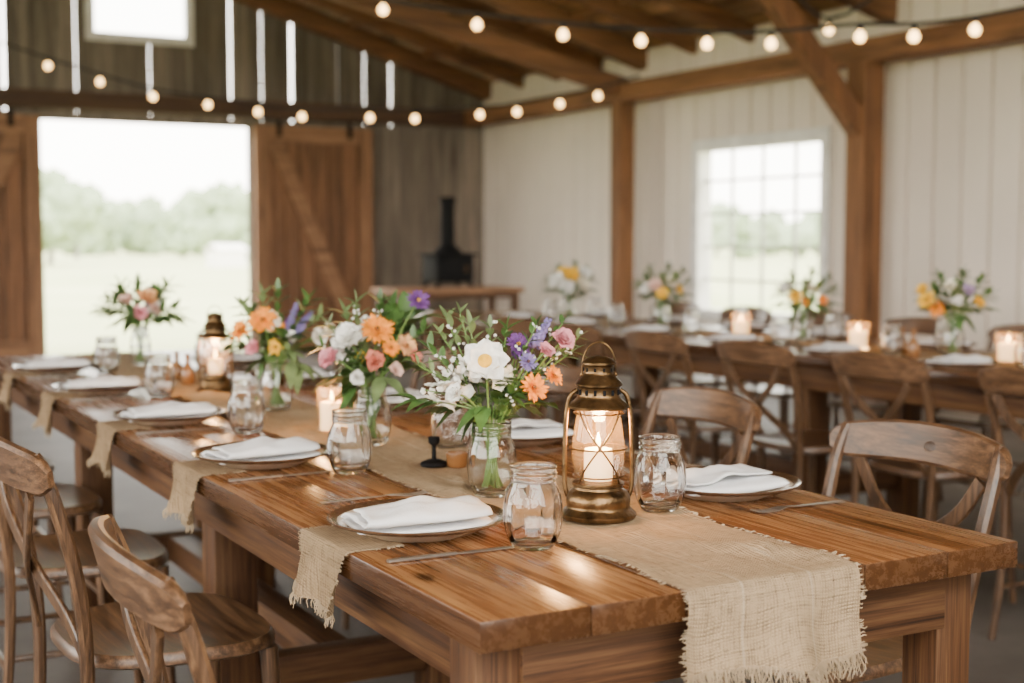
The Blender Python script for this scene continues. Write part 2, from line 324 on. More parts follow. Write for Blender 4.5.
# right wall, flat boards with open joints over a backing
yA, yB, zA, zB = 8.49, 10.18, .56, 2.04
bm = B()
for (y0, y1, z0, z1) in ((-2.5, yA, 0, EAVE), (yB, WY+.1, 0, EAVE), (yA, yB, 0, zA), (yA, yB, zB, EAVE)): box(bm, WX, WX+.12, y0, y1, z0, z1)
y = -2.45
while y < WY-.1:
    a, c = y+.011, min(y+.253, WY-.02)
    segs = [(a, c, 0, EAVE-.01)]
    if c > yA-.08 and a < yB+.08:
        segs = []
        if a < yA-.08: segs.append((a, yA-.081, 0, EAVE-.01))
        if c > yB+.08: segs.append((yB+.081, c, 0, EAVE-.01))
        s0, s1 = max(a, yA-.08), min(c, yB+.08)
        segs += [(s0, s1, 0, zA-.08), (s0, s1, zB+.09, EAVE-.01)]
    for (p_, q_, z0, z1) in segs: box(bm, WX-.030, WX+.002, p_, q_, z0, z1)
    y += .264
struct('wall_right', bm, M['white_board'], 'cream painted vertical board wall with the big window', 'wall')
# unseen left and front walls, added with openings sized to shape the daylight
bm = B()
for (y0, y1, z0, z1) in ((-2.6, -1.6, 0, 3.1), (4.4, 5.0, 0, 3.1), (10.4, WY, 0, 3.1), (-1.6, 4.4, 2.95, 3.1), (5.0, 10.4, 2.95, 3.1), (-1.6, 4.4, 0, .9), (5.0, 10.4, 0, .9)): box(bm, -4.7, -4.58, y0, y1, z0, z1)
struct('wall_left_unseen', bm, M['bounce_cut'], 'unseen dark left wall with two open bays, added to shape the daylight', 'wall')
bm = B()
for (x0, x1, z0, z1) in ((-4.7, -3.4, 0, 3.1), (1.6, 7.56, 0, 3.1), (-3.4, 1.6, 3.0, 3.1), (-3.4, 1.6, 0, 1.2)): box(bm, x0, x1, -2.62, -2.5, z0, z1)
struct('wall_front_unseen', bm, M['bounce_cut'], 'unseen dark wall behind the viewer with one opening, added to shape daylight', 'wall')
# window 1
w = empty('window_1', (WX, (yA+yB)/2, zA)); hw = (yB-yA)/2; hh = zB-zA
tag(w, 'tall white window with a grid of small panes in the cream wall', 'window', kind='structure')
bm = B()
box(bm, -.05, .11, -hw-.07, -hw+.03, -.07, hh+.08, .004); box(bm, -.05, .11, hw-.03, hw+.07, -.07, hh+.08, .004)
box(bm, -.05, .11, -hw+.031, hw-.031, hh-.03, hh+.08, .004); box(bm, -.07, .11, -hw+.031, hw-.031, -.07, .03, .004)
mk('window_frame', bm, M['white_paint'], w, False)
bm = B()
for k in range(1, 4): yy = -hw+2*hw*k/4; box(bm, .03, .05, yy-.011, yy+.011, .03, hh-.03)
for k in range(1, 5): zz = hh*k/5; box(bm, .032, .048, -hw+.03, hw-.03, zz-.011, zz+.011)
mk('muntin_grid', bm, M['muntin'], w, False)
bm = B(); box(bm, .041, .044, -hw+.03, hw-.03, .03, hh-.03); mk('pane', bm, M['pane'], w, False)
# back wall of weathered boards with light gaps
dX0, dX1, dZ = 2.53, 4.69, 2.42
gx0, gx1, gz0, gz1 = 3.07, 4.04, 3.31, 4.15
gaps = sorted([at_y(px, 60, WY).x for px in (4, 76, 150, 231, 262, 292, 338, 365, 391)]+[1.1, .2, -1.1])
gw = [(.009, .016, .012, .017, .008)[i % 5] for i in range(len(gaps))]
bm = B()
def board(x0, x1, z0, z1a, z1b, off):
    vs = []
    for (x, zz) in ((x0, z0), (x1, z0), (x1, z1b), (x0, z1a)): vs.append(bm.verts.new((x, WY+off, zz)))
    ws = [bm.verts.new(v.co+Vector((0,.05,0))) for v in vs]
    bm.faces.new(vs); bm.faces.new(ws[::-1])
    for k in range(4): bm.faces.new((vs[k], vs[(k+1) % 4], ws[(k+1) % 4], ws[k]))
edges = [-4.5]+gaps+[WX+.1]
for i in range(len(edges)-1):
    a, c = edges[i]+(gw[i-1] if i else 0), edges[i+1]-(gw[i] if i < len(edges)-2 else 0)
    nb = max(1, round((c-a)/.2)); ww = (c-a)/nb
    for k in range(nb):
        x0, x1 = a+k*ww, a+(k+1)*ww; off = random.choice((0, .008, .016))
        cuts = [(x0, x1)]
        if x1 > gx0 and x0 < gx1:
            cuts = []
            if x0 < gx0: cuts.append((x0, gx0))
            if x1 > gx1: cuts.append((gx1, x1))
            s0, s1 = max(x0, gx0), min(x1, gx1)
            board(s0, s1, 2.5, gz0, gz0, off); board(s0, s1, gz1, roofz(s0), roofz(s1), off)
        for (p, q) in cuts: board(p, q, 2.5, roofz(p), roofz(q), off)
for (a, c) in ((-4.5, dX0), (dX1, WX+.1)):
    nb = round((c-a)/.2); ww = (c-a)/nb
    for k in range(nb): board(a+k*ww, a+(k+1)*ww, 0, 2.5, 2.5, random.choice((0, .008, .016)))
board(dX0, dX1, dZ, 2.5, 2.5, 0)
struct('wall_back', bm, M['grey_board'], 'weathered grey vertical board gable wall with daylight gaps', 'wall')
w = empty('window_2', ((gx0+gx1)/2, WY, gz0)); tag(w, 'small white framed loft window high above the barn door', 'window', kind='structure')
bm = B(); q = (gx1-gx0)/2; h = gz1-gz0
box(bm, -q-.07, -q+.02, -.03, .05, -.07, h+.07); box(bm, q-.02, q+.07, -.03, .05, -.07, h+.07); box(bm, -q+.021, q-.021, -.03, .05, -.07, .02); box(bm, -q+.021, q-.021, -.03, .05, h-.02, h+.07)
mk('window_frame', bm, M['white_paint'], w, False)
bm = B(); box(bm, -q+.02, q-.02, .02, .025, .02, h-.02); mk('pane', bm, M['pane'], w, False)
# sliding doors
def barn_door(name, x0, x1, label, flip):
    t = empty(name, ((x0+x1)/2, WY-.09, .03)); hw = (x1-x0)/2; H = 2.42
    tag(t, label, 'door', kind='structure')
    bm = B(); n = 8
    for k in range(n): a = -hw+2*hw*k/n; box(bm, a+.006, a+2*hw/n-.006, 0, .03, 0, H)
    mk('board_panel', bm, M['barn_door'], t, False)
    for s in (-1, 1):
        bm = B(); box(bm, s*(hw-.08)-.08, s*(hw-.08)+.08, -.045, -.001, 0, H, .004); mk('door_stile', bm, M['barn_stile'], t, False)
    for zz in (.09, H-.09):
        bm = B(); box(bm, -hw+.161, hw-.161, -.043, -.001, zz-.09, zz+.09, .004); mk('door_rail', bm, M['barn_brace'], t, False)
    bm = B(); s = -1 if flip else 1
    beam(bm, (-s*(hw-.24), -.022, H-.20), (s*(hw-.24), -.022, .20), .040, .17, .003)
    mk('diagonal_brace', bm, M['barn_brace'], t, False)
    for s in (-.6, .6):
        bm = B(); box(bm, s*hw-.025, s*hw+.025, -.052, -.044, H-.12, H+.05); mk('hanger_strap', bm, M['black'], t, False)
barn_door('door_1', dX1+.03, at_y(372, 200, WY-.1).x, 'brown sliding barn door with diagonal brace, right of the opening', False)
barn_door('door_2', dX0-1.42, dX0-.01, 'brown sliding barn door left of the bright opening', True)
bm = B(); box(bm, -4.5, 7.28, WY-.17, WY-.005, 2.52, 2.70, .005); struct('trim_1', bm, M['header'], 'dark brown header beam across the back wall above the barn doors', 'beam')
# roof
bm = B()
for s in (0, 1):
    x0, x1 = (RX, WX+.3) if s == 0 else (-4.8, RX)
    n = 34
    for k in range(n):
        a, c = x0+(x1-x0)*k/n, x0+(x1-x0)*(k+1)/n
        d = random.choice((0, .014))
        vs = [bm.verts.new((x, y, roofz(x)+.03+zz+d)) for zz in (0, .05) for (x, y) in ((a+.014, -2.7), (c-.014, -2.7), (c-.014, WY+.15), (a+.014, WY+.15))]
        for f in ((0,1,2,3),(4,5,6,7),(0,1,5,4),(1,2,6,5),(2,3,7,6),(3,0,4,7)): bm.faces.new([vs[i] for i in f])
for (a, c) in ((RX, WX+.3), (-4.8, RX)):
    vs = [bm.verts.new((x, y, roofz(x)+.098+zz)) for zz in (0, .02) for (x, y) in ((a, -2.7), (c, -2.7), (c, WY+.15), (a, WY+.15))]
    for f in ((0,1,2,3),(4,5,6,7),(0,1,5,4),(1,2,6,5),(2,3,7,6),(3,0,4,7)): bm.faces.new([vs[i] for i in f])
struct('ceiling', bm, M['roof'], 'sloping brown plank roof above the barn hall', 'ceiling')
tn = 2
PX = 7.3
def trim(bm, mat, label, cat):
    global tn
    o = struct('trim_%d' % tn, bm, mat, label, cat); tn += 1; return o
for y, ww, lb in ((7.78, .2, 'thick brown timber post right of the paned window'), (11.06, .17, 'slim brown timber post left of the paned window')):
    bm = B(); box(bm, PX-ww/2, PX+ww/2, y-ww/2, y+ww/2, 0, 2.52, .008); trim(bm, M['beam_z'], lb, 'post')
bm = B(); box(bm, PX-.09, PX+.09, -2.4, WY-.18, 2.521, 2.70, .008); trim(bm, M['beam_y'], 'long brown timber beam on posts along the cream wall', 'beam')
for y, wd_, dp, lb in ((14.25, .13, .2, 'brown timber roof rafter against the grey gable wall'), (13.45, .07, .14, 'narrow roof rafter nearest the gable wall'), (12.65, .07, .14, 'narrow roof rafter second from the gable wall'), (11.85, .07, .14, 'narrow roof rafter just beyond the slim post'), (11.06, .13, .2, 'brown timber roof rafter over the slim post'), (10.24, .07, .14, 'narrow roof rafter above the far edge of the paned window'), (9.42, .07, .14, 'narrow roof rafter above the middle of the paned window'), (8.6, .07, .14, 'narrow roof rafter above the near edge of the paned window'), (7.78, .13, .2, 'brown timber roof rafter over the thick post'), (6.1, .07, .14, 'narrow roof rafter in front of the thick post'), (4.5, .13, .2, 'brown timber roof rafter nearest the camera')):
    bm = B(); beam(bm, (WX-.02, y, roofz(WX)-dp/2), (RX, y, roofz(RX)-dp/2), wd_, dp); beam(bm, (-4.5, y, roofz(-4.5)-dp/2), (RX-.02, y, roofz(RX)-dp/2-.01), wd_, dp)
    trim(bm, M['beam_x'], lb, 'rafter')
for k, x in enumerate((6.7, 5.8, 4.9, 4.0, 3.1)):
    bm = B(); beam(bm, (x, -2, roofz(x)-.01), (x, WY, roofz(x)-.01), .08, .07)
    trim(bm, M['beam_y'], 'thin brown roof purlin, '+('first','second','third','fourth','fifth')[k]+' up from the cream wall', 'purlin')
bm = B(); beam(bm, (PX, 7.78, 1.98), (5.95, 7.78, 3.42), .13, .15); trim(bm, M['beam_z'], 'diagonal brown knee brace on the thick post', 'brace')
bm = B(); beam(bm, (PX, 11.06, 2.66), (3.4, 11.06, 3.56), .12, .17); trim(bm, M['beam_x'], 'slanting brown truss chord rising from the slim post', 'beam')
# ------------------------------------------------------------------ outside
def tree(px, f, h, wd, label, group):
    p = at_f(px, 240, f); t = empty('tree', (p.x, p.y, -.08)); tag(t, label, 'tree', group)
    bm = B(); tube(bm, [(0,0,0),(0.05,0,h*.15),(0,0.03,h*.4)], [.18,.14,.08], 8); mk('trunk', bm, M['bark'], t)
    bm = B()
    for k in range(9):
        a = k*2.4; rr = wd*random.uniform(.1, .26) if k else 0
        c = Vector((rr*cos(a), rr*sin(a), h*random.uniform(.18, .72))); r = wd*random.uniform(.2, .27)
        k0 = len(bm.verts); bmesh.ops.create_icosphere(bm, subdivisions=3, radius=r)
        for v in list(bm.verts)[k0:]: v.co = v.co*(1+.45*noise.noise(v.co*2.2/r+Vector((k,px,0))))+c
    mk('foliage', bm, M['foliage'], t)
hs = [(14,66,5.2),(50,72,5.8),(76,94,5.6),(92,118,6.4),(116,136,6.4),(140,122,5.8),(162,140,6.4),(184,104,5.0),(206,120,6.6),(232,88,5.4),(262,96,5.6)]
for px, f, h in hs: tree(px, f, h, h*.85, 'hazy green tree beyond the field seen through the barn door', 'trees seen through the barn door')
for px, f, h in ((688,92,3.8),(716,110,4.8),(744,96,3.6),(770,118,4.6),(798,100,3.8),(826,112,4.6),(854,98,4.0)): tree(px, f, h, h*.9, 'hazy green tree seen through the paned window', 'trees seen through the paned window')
p = at_f(226, 243, 66); t = empty('shed', (p.x, p.y, -.08), .3); tag(t, 'tiny white shed in the field through the barn door', 'shed')
bm = B(); box(bm, -.8, .8, -.5, .5, 0, .8); mk('shed_wall', bm, M['white_paint'], t, False)
bm = B(); beam(bm, (-.9, -.28, .97), (.9, -.28, .97), .66, .05, 0, Vector((0,-.5,1))); beam(bm, (-.9, .28, .97), (.9, .28, .97), .66, .05, 0, Vector((0,.5,1))); mk('shed_roof', bm, M['white_paint'], t, False)
# ------------------------------------------------------------------ tables
TZ = .76
def farm_table(x0, x1, y0, y1, label, mids):
    t = empty('dining_table', ((x0+x1)/2, y0, 0)); tag(t, label, 'table', 'long farm tables')
    hw = (x1-x0)/2; ln = y1-y0; TH_ = .039
    bm = B(); n = 6; cut = [-hw, -.30, -.155, .005, .15, .31, hw]
    for k in range(n):
        box(bm, cut[k]+.0006, cut[k+1]-.0006, 0, ln, TZ-TH_, TZ, .0018)
    mk('tabletop', bm, M['table'], t)
    for s in (-1, 1):
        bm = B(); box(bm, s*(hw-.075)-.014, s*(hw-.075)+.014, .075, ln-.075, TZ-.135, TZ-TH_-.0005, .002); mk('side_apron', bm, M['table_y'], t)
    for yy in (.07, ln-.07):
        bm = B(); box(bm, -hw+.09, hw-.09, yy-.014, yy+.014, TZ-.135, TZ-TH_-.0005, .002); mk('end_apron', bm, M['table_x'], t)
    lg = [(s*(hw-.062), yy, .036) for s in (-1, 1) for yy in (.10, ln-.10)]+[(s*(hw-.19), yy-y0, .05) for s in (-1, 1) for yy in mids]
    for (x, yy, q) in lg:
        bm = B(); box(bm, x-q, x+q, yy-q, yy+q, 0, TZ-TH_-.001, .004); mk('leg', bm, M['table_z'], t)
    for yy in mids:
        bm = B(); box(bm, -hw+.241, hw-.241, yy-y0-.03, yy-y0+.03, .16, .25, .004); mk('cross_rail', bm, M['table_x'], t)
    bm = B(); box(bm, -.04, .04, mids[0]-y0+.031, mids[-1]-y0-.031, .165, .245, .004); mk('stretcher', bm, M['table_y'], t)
    return t
T1 = (.733, 1.645, 1.41, 5.6); T2 = (3.55, 4.45, 2.1, 7.7)
farm_table(*T1, 'long brown plank farm table laid in the foreground', (3.01, 4.45))
farm_table(*T2, 'long brown plank farm table along the cream wall, farther back', (4.27, 6.2))
# ------------------------------------------------------------------ runners
def threads(bm, L_):
    for p, d, ln in L_:
        q = p+d*ln; mid = (p+q)/2+Vector((random.uniform(-1,1), random.uniform(-1,1), random.uniform(-1,1)))*ln*.25
        tube(bm, [p, mid, q], [.0010, .0009, .0006], 3)
def runner(xc, y0, y1, label, drop=.115):
    hw = .145; t = empty('table_runner', (xc, y0, TZ)); tag(t, label, 'table runner', 'burlap runners')
    path = []
    L0 = y1-y0-.06; n = 170
    for k in range(n+1): path.append((L0*(1-k/n)**1.15+.006, .0014))
    path += [(.001, .0014), (-.0035, .0), (-.0052, -.004)]
    for k in range(1, 17): path.append((-.0058-.002*sin(k*.5), -.004-drop*k/16))
    bm = B(); nx = 34; grid = []
    for i, (y, z) in enumerate(path):
        row = []
        for j in range(nx+1):
            u = -1+2*j/nx; x = u*hw+.006*noise.noise(Vector((0, y*5+z*5, u*.2+7)))+.007*noise.noise(Vector((3, y*1.3, 7)))
            hang = max(0, -z/drop)
            yy = y-hang*(.010+.014*sin(u*4.2+1.0)+.008*sin(u*9)); zz = z-hang*.007*sin(u*3)
            if z > 0:
                ed = min(1, y/.05)
                zz = z+.0018*(1+noise.noise(Vector((x*16, y*7, 3.3))))+ed*.018*max(0, noise.noise(Vector((x*9+y*6, y*5-x*4, 9.1)))-.10)+ed*.014*max(0, noise.noise(Vector((x*20-y*9, y*8, 4.1)))-.16)
            x *= 1+.05*hang
            row.append(bm.verts.new((x, yy, zz)))
        grid.append(row)
    for A, C in zip(grid, grid[1:]):
        for j in range(nx): bm.faces.new((A[j], A[j+1], C[j+1], C[j]))
    last = [v.co.copy() for v in grid[-1]]; sl = [(r_[0].co.copy(), r_[-1].co.copy()) for r_ in grid]
    mk('cloth', bm, M['burlap_r'], t, True, 180)
    bm = B(); TH = []
    for k in range(300):
        u = random.random()*nx; j = min(int(u), nx-1); p = last[j].lerp(last[j+1], u-j)
        TH.append((p+Vector((0,-.0005,.004)), Vector((random.uniform(-.5,.5), random.uniform(-.3,.05), -1)).normalized(), random.uniform(.010, .036)))
    for k in range(480):
        i = random.choice(range(n-70, len(sl)-1)); s = random.choice((0, 1)); f = random.random(); p = sl[i][s].lerp(sl[i+1][s], f)
        TH.append((p, Vector(((-1 if s == 0 else 1), random.uniform(-.5,.3), random.uniform(-.05,.12))).normalized(), random.uniform(.003, .011)))
    threads(bm, TH)
    fo = mk('fringe', bm, M['fringe'], t); fo['kind'] = 'stuff'
    return t
runner(1.177, T1[2], T1[3], 'frayed beige burlap runner down the foreground table, draped over its end')
runner(4.0, T2[2], T2[3], 'beige burlap runner down the farther table')
def placemat_proto():
    t = empty('burlap_placemat'); hw = .090
    path = [(.085*(1-k/10)+.006, .0012) for k in range(11)]+[(.001, .0012), (-.0035, 0), (-.0052, -.004)]+[(-.006, -.004-.084*k/10) for k in range(1, 11)]
    bm = B(); nx = 24; grid = []
    for (x, z) in path:
        hang = max(0, -z/.09); row = []
        for j in range(nx+1):
            u = -1+2*j/nx
            row.append(bm.verts.new((x-hang*(.013+.013*sin(u*4+.6)+.007*sin(u*10)), u*hw*(1-.12*hang)+.022*hang+.003*noise.noise(Vector((x*30, z*30, u))), z+.014*hang*u+(.0007*(1+noise.noise(Vector((x*20, u*3, 1)))) if z > 0 else 0))))
        grid.append(row)
    for A, C in zip(grid, grid[1:]):
        for j in range(nx): bm.faces.new((A[j], A[j+1], C[j+1], C[j]))
    last = [v.co.copy() for v in grid[-1]]; sl = [(r_[0].co.copy(), r_[-1].co.copy()) for r_ in grid]
    mk('cloth', bm, M['burlap_p'], t, True, 180)
    bm = B(); TH = []
    for k in range(140):
        u = random.random()*nx; j = min(int(u), nx-1); p = last[j].lerp(last[j+1], u-j)
        TH.append((p+Vector((-.0005,0,.003)), Vector((random.uniform(-.25,.05), random.uniform(-.35,.35), -1)).normalized(), random.uniform(.008, .022)))
    for k in range(170):
        i = random.randrange(len(sl)-1); s = random.choice((0, 1)); p = sl[i][s].lerp(sl[i+1][s], random.random())
        TH.append((p, Vector((random.uniform(-.3,.3), -1 if s == 0 else 1, random.uniform(-.03,.1))).normalized(), random.uniform(.003, .009)))
    threads(bm, TH); fo = mk('fringe', bm, M['fringe'], t); fo['kind'] = 'stuff'
    return t
# ------------------------------------------------------------------ tableware prototypes
def plate_proto():
    t = empty('plate')
    bm = B(); lathe(bm, [(0,.001),(.08,0),(.086,.002),(.124,.0185),(.124,.0215),(.094,.0085),(.086,.0060),(0,.005)], 56); mk('dish', bm, M['plate'], t)
    bm = B(); lathe(bm, [(.1235,.0180),(.1365,.0222),(.1390,.0245),(.1375,.0268),(.1325,.0258),(.1235,.0218)], 56); mk('rim', bm, M['plate_rim'], t)
    return t
def napkin_proto():
    prof = []; hw = .056; g = .0130
    for l in range(3):
        a, c = (-hw+.005*l, hw-.004*l) if l % 2 == 0 else (hw-.004*l, -hw+.005*l)
        for k in range(11): prof.append((a+(c-a)*k/10, l*g, l))
        if l < 2:
            s = 1 if l % 2 == 0 else -1
            for k in range(1, 5): an = -PI/2+PI*k/5; prof.append((c+s*cos(an)*g*.5, l*g+g*.5+sin(an)*g*.5, l+.5))
    bm = B(); nx = 24; grid = []
    for i, (y, z, l) in enumerate(prof):
        row = []
        for j in range(nx+1):
            x = -.108+.216*j/nx; lift = z/(2*g)
            bulge = max(0, 1-(x/.108)**2)*max(0, 1-(y/.056)**2)
            wr = noise.noise(Vector((x*22+l*3, y*16, 2.0)))*.7+noise.noise(Vector((x*9+y*22, y*9-x*5, l)))
            x2 = x*(1-.05*lift)+.008*lift+.2*lift*y*.4+.004*noise.noise(Vector((y*30, l*2, 5)))
            zz = z+(.0060*bulge*lift)+.0095*lift*wr*min(1, bulge*2+.3)+.006*(abs(x)/.108)**3-.007*lift*(abs(x)/.108)**2
            row.append(bm.verts.new((x2, y+x*.16*lift+.004*noise.noise(Vector((x*18, l*4, 1))), zz+.0016)))
        grid.append(row)
    for A, C in zip(grid, grid[1:]):
        for j in range(nx): bm.faces.new((A[j], A[j+1], C[j+1], C[j]))
    o = mk('napkin', bm, M['napkin'], None, True, 180)
    so = o.modifiers.new('thick', 'SOLIDIFY'); so.thickness = .0028; so.offset = 0
    return o
def jar_profile(s=1, h=.122):
    k = h/.122
    out = [(0,.004),(.022,.003),(.0275,.0005),(.032,.003),(.0365,.012),(.0410,.026),(.0432,.045),(.0428,.064),(.0408,.080),(.0358,.093),(.0333,.0985),(.0333,.102),(.0358,.104),(.0335,.1065),(.0335,.109),(.0358,.111),(.0335,.1135),(.0337,.1175),(.0350,.1192),(.0345,.1225),(.0326,.1222),(.0314,.118),(.0312,.101),(.0334,.093),(.0384,.080),(.0404,.064),(.0408,.045),(.0387,.027),(.0342,.0145),(.027,.0095),(0,.0085)]
    return [(r*s, z*k) for r, z in out]
def jar_proto(name='mason_jar', mat='jar', prof=None, fl=.055):
    bm = B(); lathe(bm, prof or jar_profile(), 96, (0,0,0), (fl, 12, .006, .092, 10))
    return mk(name, bm, M[mat], None, True, 80)
def fork_proto():
    bm = B()
    ps = spline([(-.095,0,.003),(-.05,0,.004),(0,0,.0045),(.03,0,.006)], 4)
    n = len(ps); ribbon(bm, ps, [.014-.009*min(1, i/(n-1)*1.3) for i in range(n)], .002, (0,1,0))
    ps = spline([(.03,0,.006),(.045,0,.005),(.058,0,.0035)], 4); n = len(ps); ribbon(bm, ps, [.006+.018*(i/(n-1))**.7 for i in range(n)], .0019, (0,1,0))
    for k in range(4):
        y = -.0095+.00633*k; ribbon(bm, spline([(.0575,y,.0035),(.078,y,.0028),(.1,y,.0055)], 4), .0032, .0018, (0,1,0))
    return mk('fork', bm, M['steel'])
def knife_proto():
    t = empty('knife')
    bm = B(); ps = [(-.105,0,.0032),(-.08,0,.0034),(-.04,0,.0035),(0,0,.0035)]; ribbon(bm, ps, [.009,.0095,.008,.0065], .005, (0,1,0)); mk('handle', bm, M['steel'], t)
    bm = B(); ps = [(.0,0,.0035),(.02,0,.0032),(.06,0.001,.003),(.09,0.002,.003),(.108,.004,.003)]; ribbon(bm, ps, [.007,.011,.0125,.010,.003], .0016, (0,1,0)); mk('blade', bm, M['steel'], t)
    return t
PLp = plate_proto(); NAp = napkin_proto(); JAp = jar_proto(); FOp = fork_proto(); KNp = knife_proto(); PMp = placemat_proto()
used = set()
def place(proto, loc, rz, label, cat, group, order=None, sc=None):
    if proto.name in used: o = dup(proto, loc, rz, sc=sc)
    else:
        used.add(proto.name); o = proto; o.location = loc; o.rotation_euler = (0,0,rz)
        if sc: o.scale = sc if isinstance(sc, tuple) else (sc,)*3
    if 'label' in o: del o['label']
    return tag(o, label, cat, group, order=order)
ry = [1.895, 2.635, 3.345, 4.10, 4.81]
ORDW = ['nearest the camera', 'second from the camera', 'third from the camera', 'fourth from the camera', 'farthest from the camera']
for i, y in enumerate(ry):
    wh = ORDW[i]; PP = TZ+.0028
    place(PMp, (T1[0], y+.015, TZ), 0, 'fringed burlap placemat over the foreground table edge, '+wh, 'placemat', 'burlap placemats')
    place(PLp, (.878, y, PP), random.uniform(0, 3), 'brown rimmed stoneware plate, left side of foreground table, '+wh, 'plate', 'plates on the foreground table')
    place(NAp, (.878, y, PP+.0095), [-.10, .1, .02, -.05, .06][i], 'folded white napkin, left side of foreground table, '+wh, 'napkin', 'napkins on the foreground table')
    place(KNp, (.862, y-.165, TZ+.0006), random.uniform(-.04, .04), 'dull metal knife, left side of foreground table, '+wh, 'knife', 'knives on the foreground table')
    place(FOp, (.925, y+.285, TZ+.0006), random.uniform(-.05, .05), 'dull metal fork, left side of foreground table, '+wh, 'fork', 'forks on the foreground table')
jl = [(533,548), (350,473), (247,433), (160,397), (107,373)]
for i, (px, py) in enumerate(jl):
    p = at_z(px, py, TZ); place(JAp, (p.x, p.y, TZ+.0006), i, 'empty clear glass mason jar, left side of foreground table, '+ORDW[i], 'jar', 'mason jar glasses on the foreground table')
rr = [1.93, 2.66, 3.40, 4.15, 4.85]
for i, y in enumerate(rr):
    wh = ORDW[i]; PP = TZ+.0006
    place(PLp, (1.49, y, PP), 1+i, 'brown rimmed stoneware plate, right side of foreground table, '+wh, 'plate', 'plates on the foreground table')
    place(NAp, (1.487, y, PP+.0095), PI+[.04, -.08, .05, 0, .05][i], 'folded white napkin, right side of foreground table, '+wh, 'napkin', 'napkins on the foreground table')
    place(KNp, (1.51, y+.175, TZ+.0006), PI, 'dull metal knife, right side of foreground table, '+wh, 'knife', 'knives on the foreground table')
    place(FOp, (1.525, y-.168, TZ+.0006), PI+random.uniform(-.04, .04), 'dull metal fork, right side of foreground table, '+wh, 'fork', 'forks on the foreground table')
for i, (x, y) in enumerate([(1.295,1.845), (1.285,2.60), (1.35,3.32), (1.37,4.0), (1.37,4.7)]):
    place(JAp, (x, y, TZ+.0055), 2+i, 'empty clear glass mason jar, right side of foreground table, '+ORDW[i], 'jar', 'mason jar glasses on the foreground table')
# farther table settings
for s in (0, 1):
    x = 3.70 if s == 0 else 4.30
    for i, y in enumerate((2.8, 3.45, 4.1, 4.75, 5.4, 6.05, 6.7)):
        sd = 'near side' if s == 0 else 'wall side'
        place(PLp, (x, y, TZ+.0006), i, 'plate under a napkin on the '+sd+' of the farther table', 'plate', 'plates on the farther table', 'depth')
        place(NAp, (x, y, TZ+.0105), (0 if s == 0 else PI)+random.uniform(-.1, .1), 'folded white napkin on the '+sd+' of the farther table', 'napkin', 'napkins on the farther table', 'depth')
        place(JAp, (x+(.155 if s == 0 else -.155), y-.16, TZ+.0055), i, 'clear glass jar on the '+sd+' of the farther table', 'jar', 'glasses on the farther table', 'depth')
# ------------------------------------------------------------------ chairs
def chair_proto():
    t = empty('dining_chair')
    bm = B(); rings = []
    def outline(sc, z, dish=0):
        out = []
        for k in range(40):
            a = 2*PI*k/40; c, s = cos(a), sin(a); e = .62
            x = -.010+.192*math.copysign(abs(c)**e, c)*sc; y = .205*math.copysign(abs(s)**e, s)*sc*(1+.10*x/.2)
            out.append(bm.verts.new((x, y, z)))
        return out
    rings = [outline(.94, .434), outline(1, .440), outline(1.0, .452), outline(.965, .461), outline(.8, .458), outline(.4, .452)]
    for A, C in zip(rings, rings[1:]):
        for k in range(40): bm.faces.new((A[k], A[(k+1) % 40], C[(k+1) % 40], C[k]))
    bm.faces.new(rings[0][::-1]); bm.faces.new(rings[-1]); mk('seat', bm, M['chair_y'], t)
    for s in (-1, 1):
        bm = B(); tube(bm, spline([(.145, s*.165, .436), (.155, s*.175, .22), (.170, s*.19, 0)], 5), [.0175-.006*i/10 for i in range(11)], 10); mk('leg', bm, M['chair'], t)
    for s in (-1, 1):
        P = spline([(-.235, s*.185, 0), (-.205, s*.182, .22), (-.196, s*.186, .44), (-.212, s*.200, .60), (-.246, s*.206, .735), (-.268, s*.203, .80), (-.278, s*.198, .825)], 5)
        n = len(P); bm = B(); ribbon(bm, P, [.020+.007*sin(PI*i/(n-1)) for i in range(n)], [.018+.006*sin(PI*i/(n-1)) for i in range(n)], (0,1,0)); mk('back_post', bm, M['chair'], t)
    bm = B(); P = []; W = []; T_ = []
    for k in range(33):
        u = -1+2*k/32; y = .232*u; e = max(0, (abs(u)-.86)/.14)
        P.append((-.254-.050*(1-u*u)-.006, y, .788+.016*(1-u*u))); W.append(.084*(1-.22*abs(u)**3)*math.sqrt(max(.2, 1-e*e))); T_.append(.021*math.sqrt(max(.3, 1-e*e)))
    ribbon(bm, P, W, T_, (-.24, 0, 1)); mk('top_rail', bm, M['chair_y'], t)
    for s in (-1, 1):
        ox = .006*s
        P = spline([(-.274+ox, s*.165, .756), (-.268+ox, s*.110, .68), (-.248+ox, 0, .600), (-.216+ox, -s*.110, .522), (-.196+ox, -s*.165, .452)], 5)
        bm = B(); ribbon(bm, P, .030, .010, lambda i, tg: tg.cross(Vector((1,0,0)))); mk('cross_slat', bm, M['chair'], t)
    for (a, c) in (((.156,-.176,.2),(.156,.176,.2)), ((-.205,-.18,.24),(-.205,.18,.24)), ((.156,-.176,.16),(-.21,-.183,.16)), ((.156,.176,.16),(-.21,.183,.16))):
        bm = B(); tube(bm, [a, c], .008, 8); mk('stretcher', bm, M['chair'], t)
    return t
CHp = chair_proto()
def chair(x, y, rz, label, group, sc=None): return place(CHp, (x, y, 0), rz, label, 'chair', group, None, sc)
for i, y in enumerate((1.79, 2.60, 3.36, 4.10, 4.80)):
    chair((.700, .668, .67, .67, .67)[i], y, [-.05, .04, -.02, .03, 0][i], 'wooden cross-back chair on the left of the foreground table, '+ORDW[i], 'chairs at the foreground table', (1, 1.02, (.98, 1.03, 1.02, 1.02, 1.02)[i]))
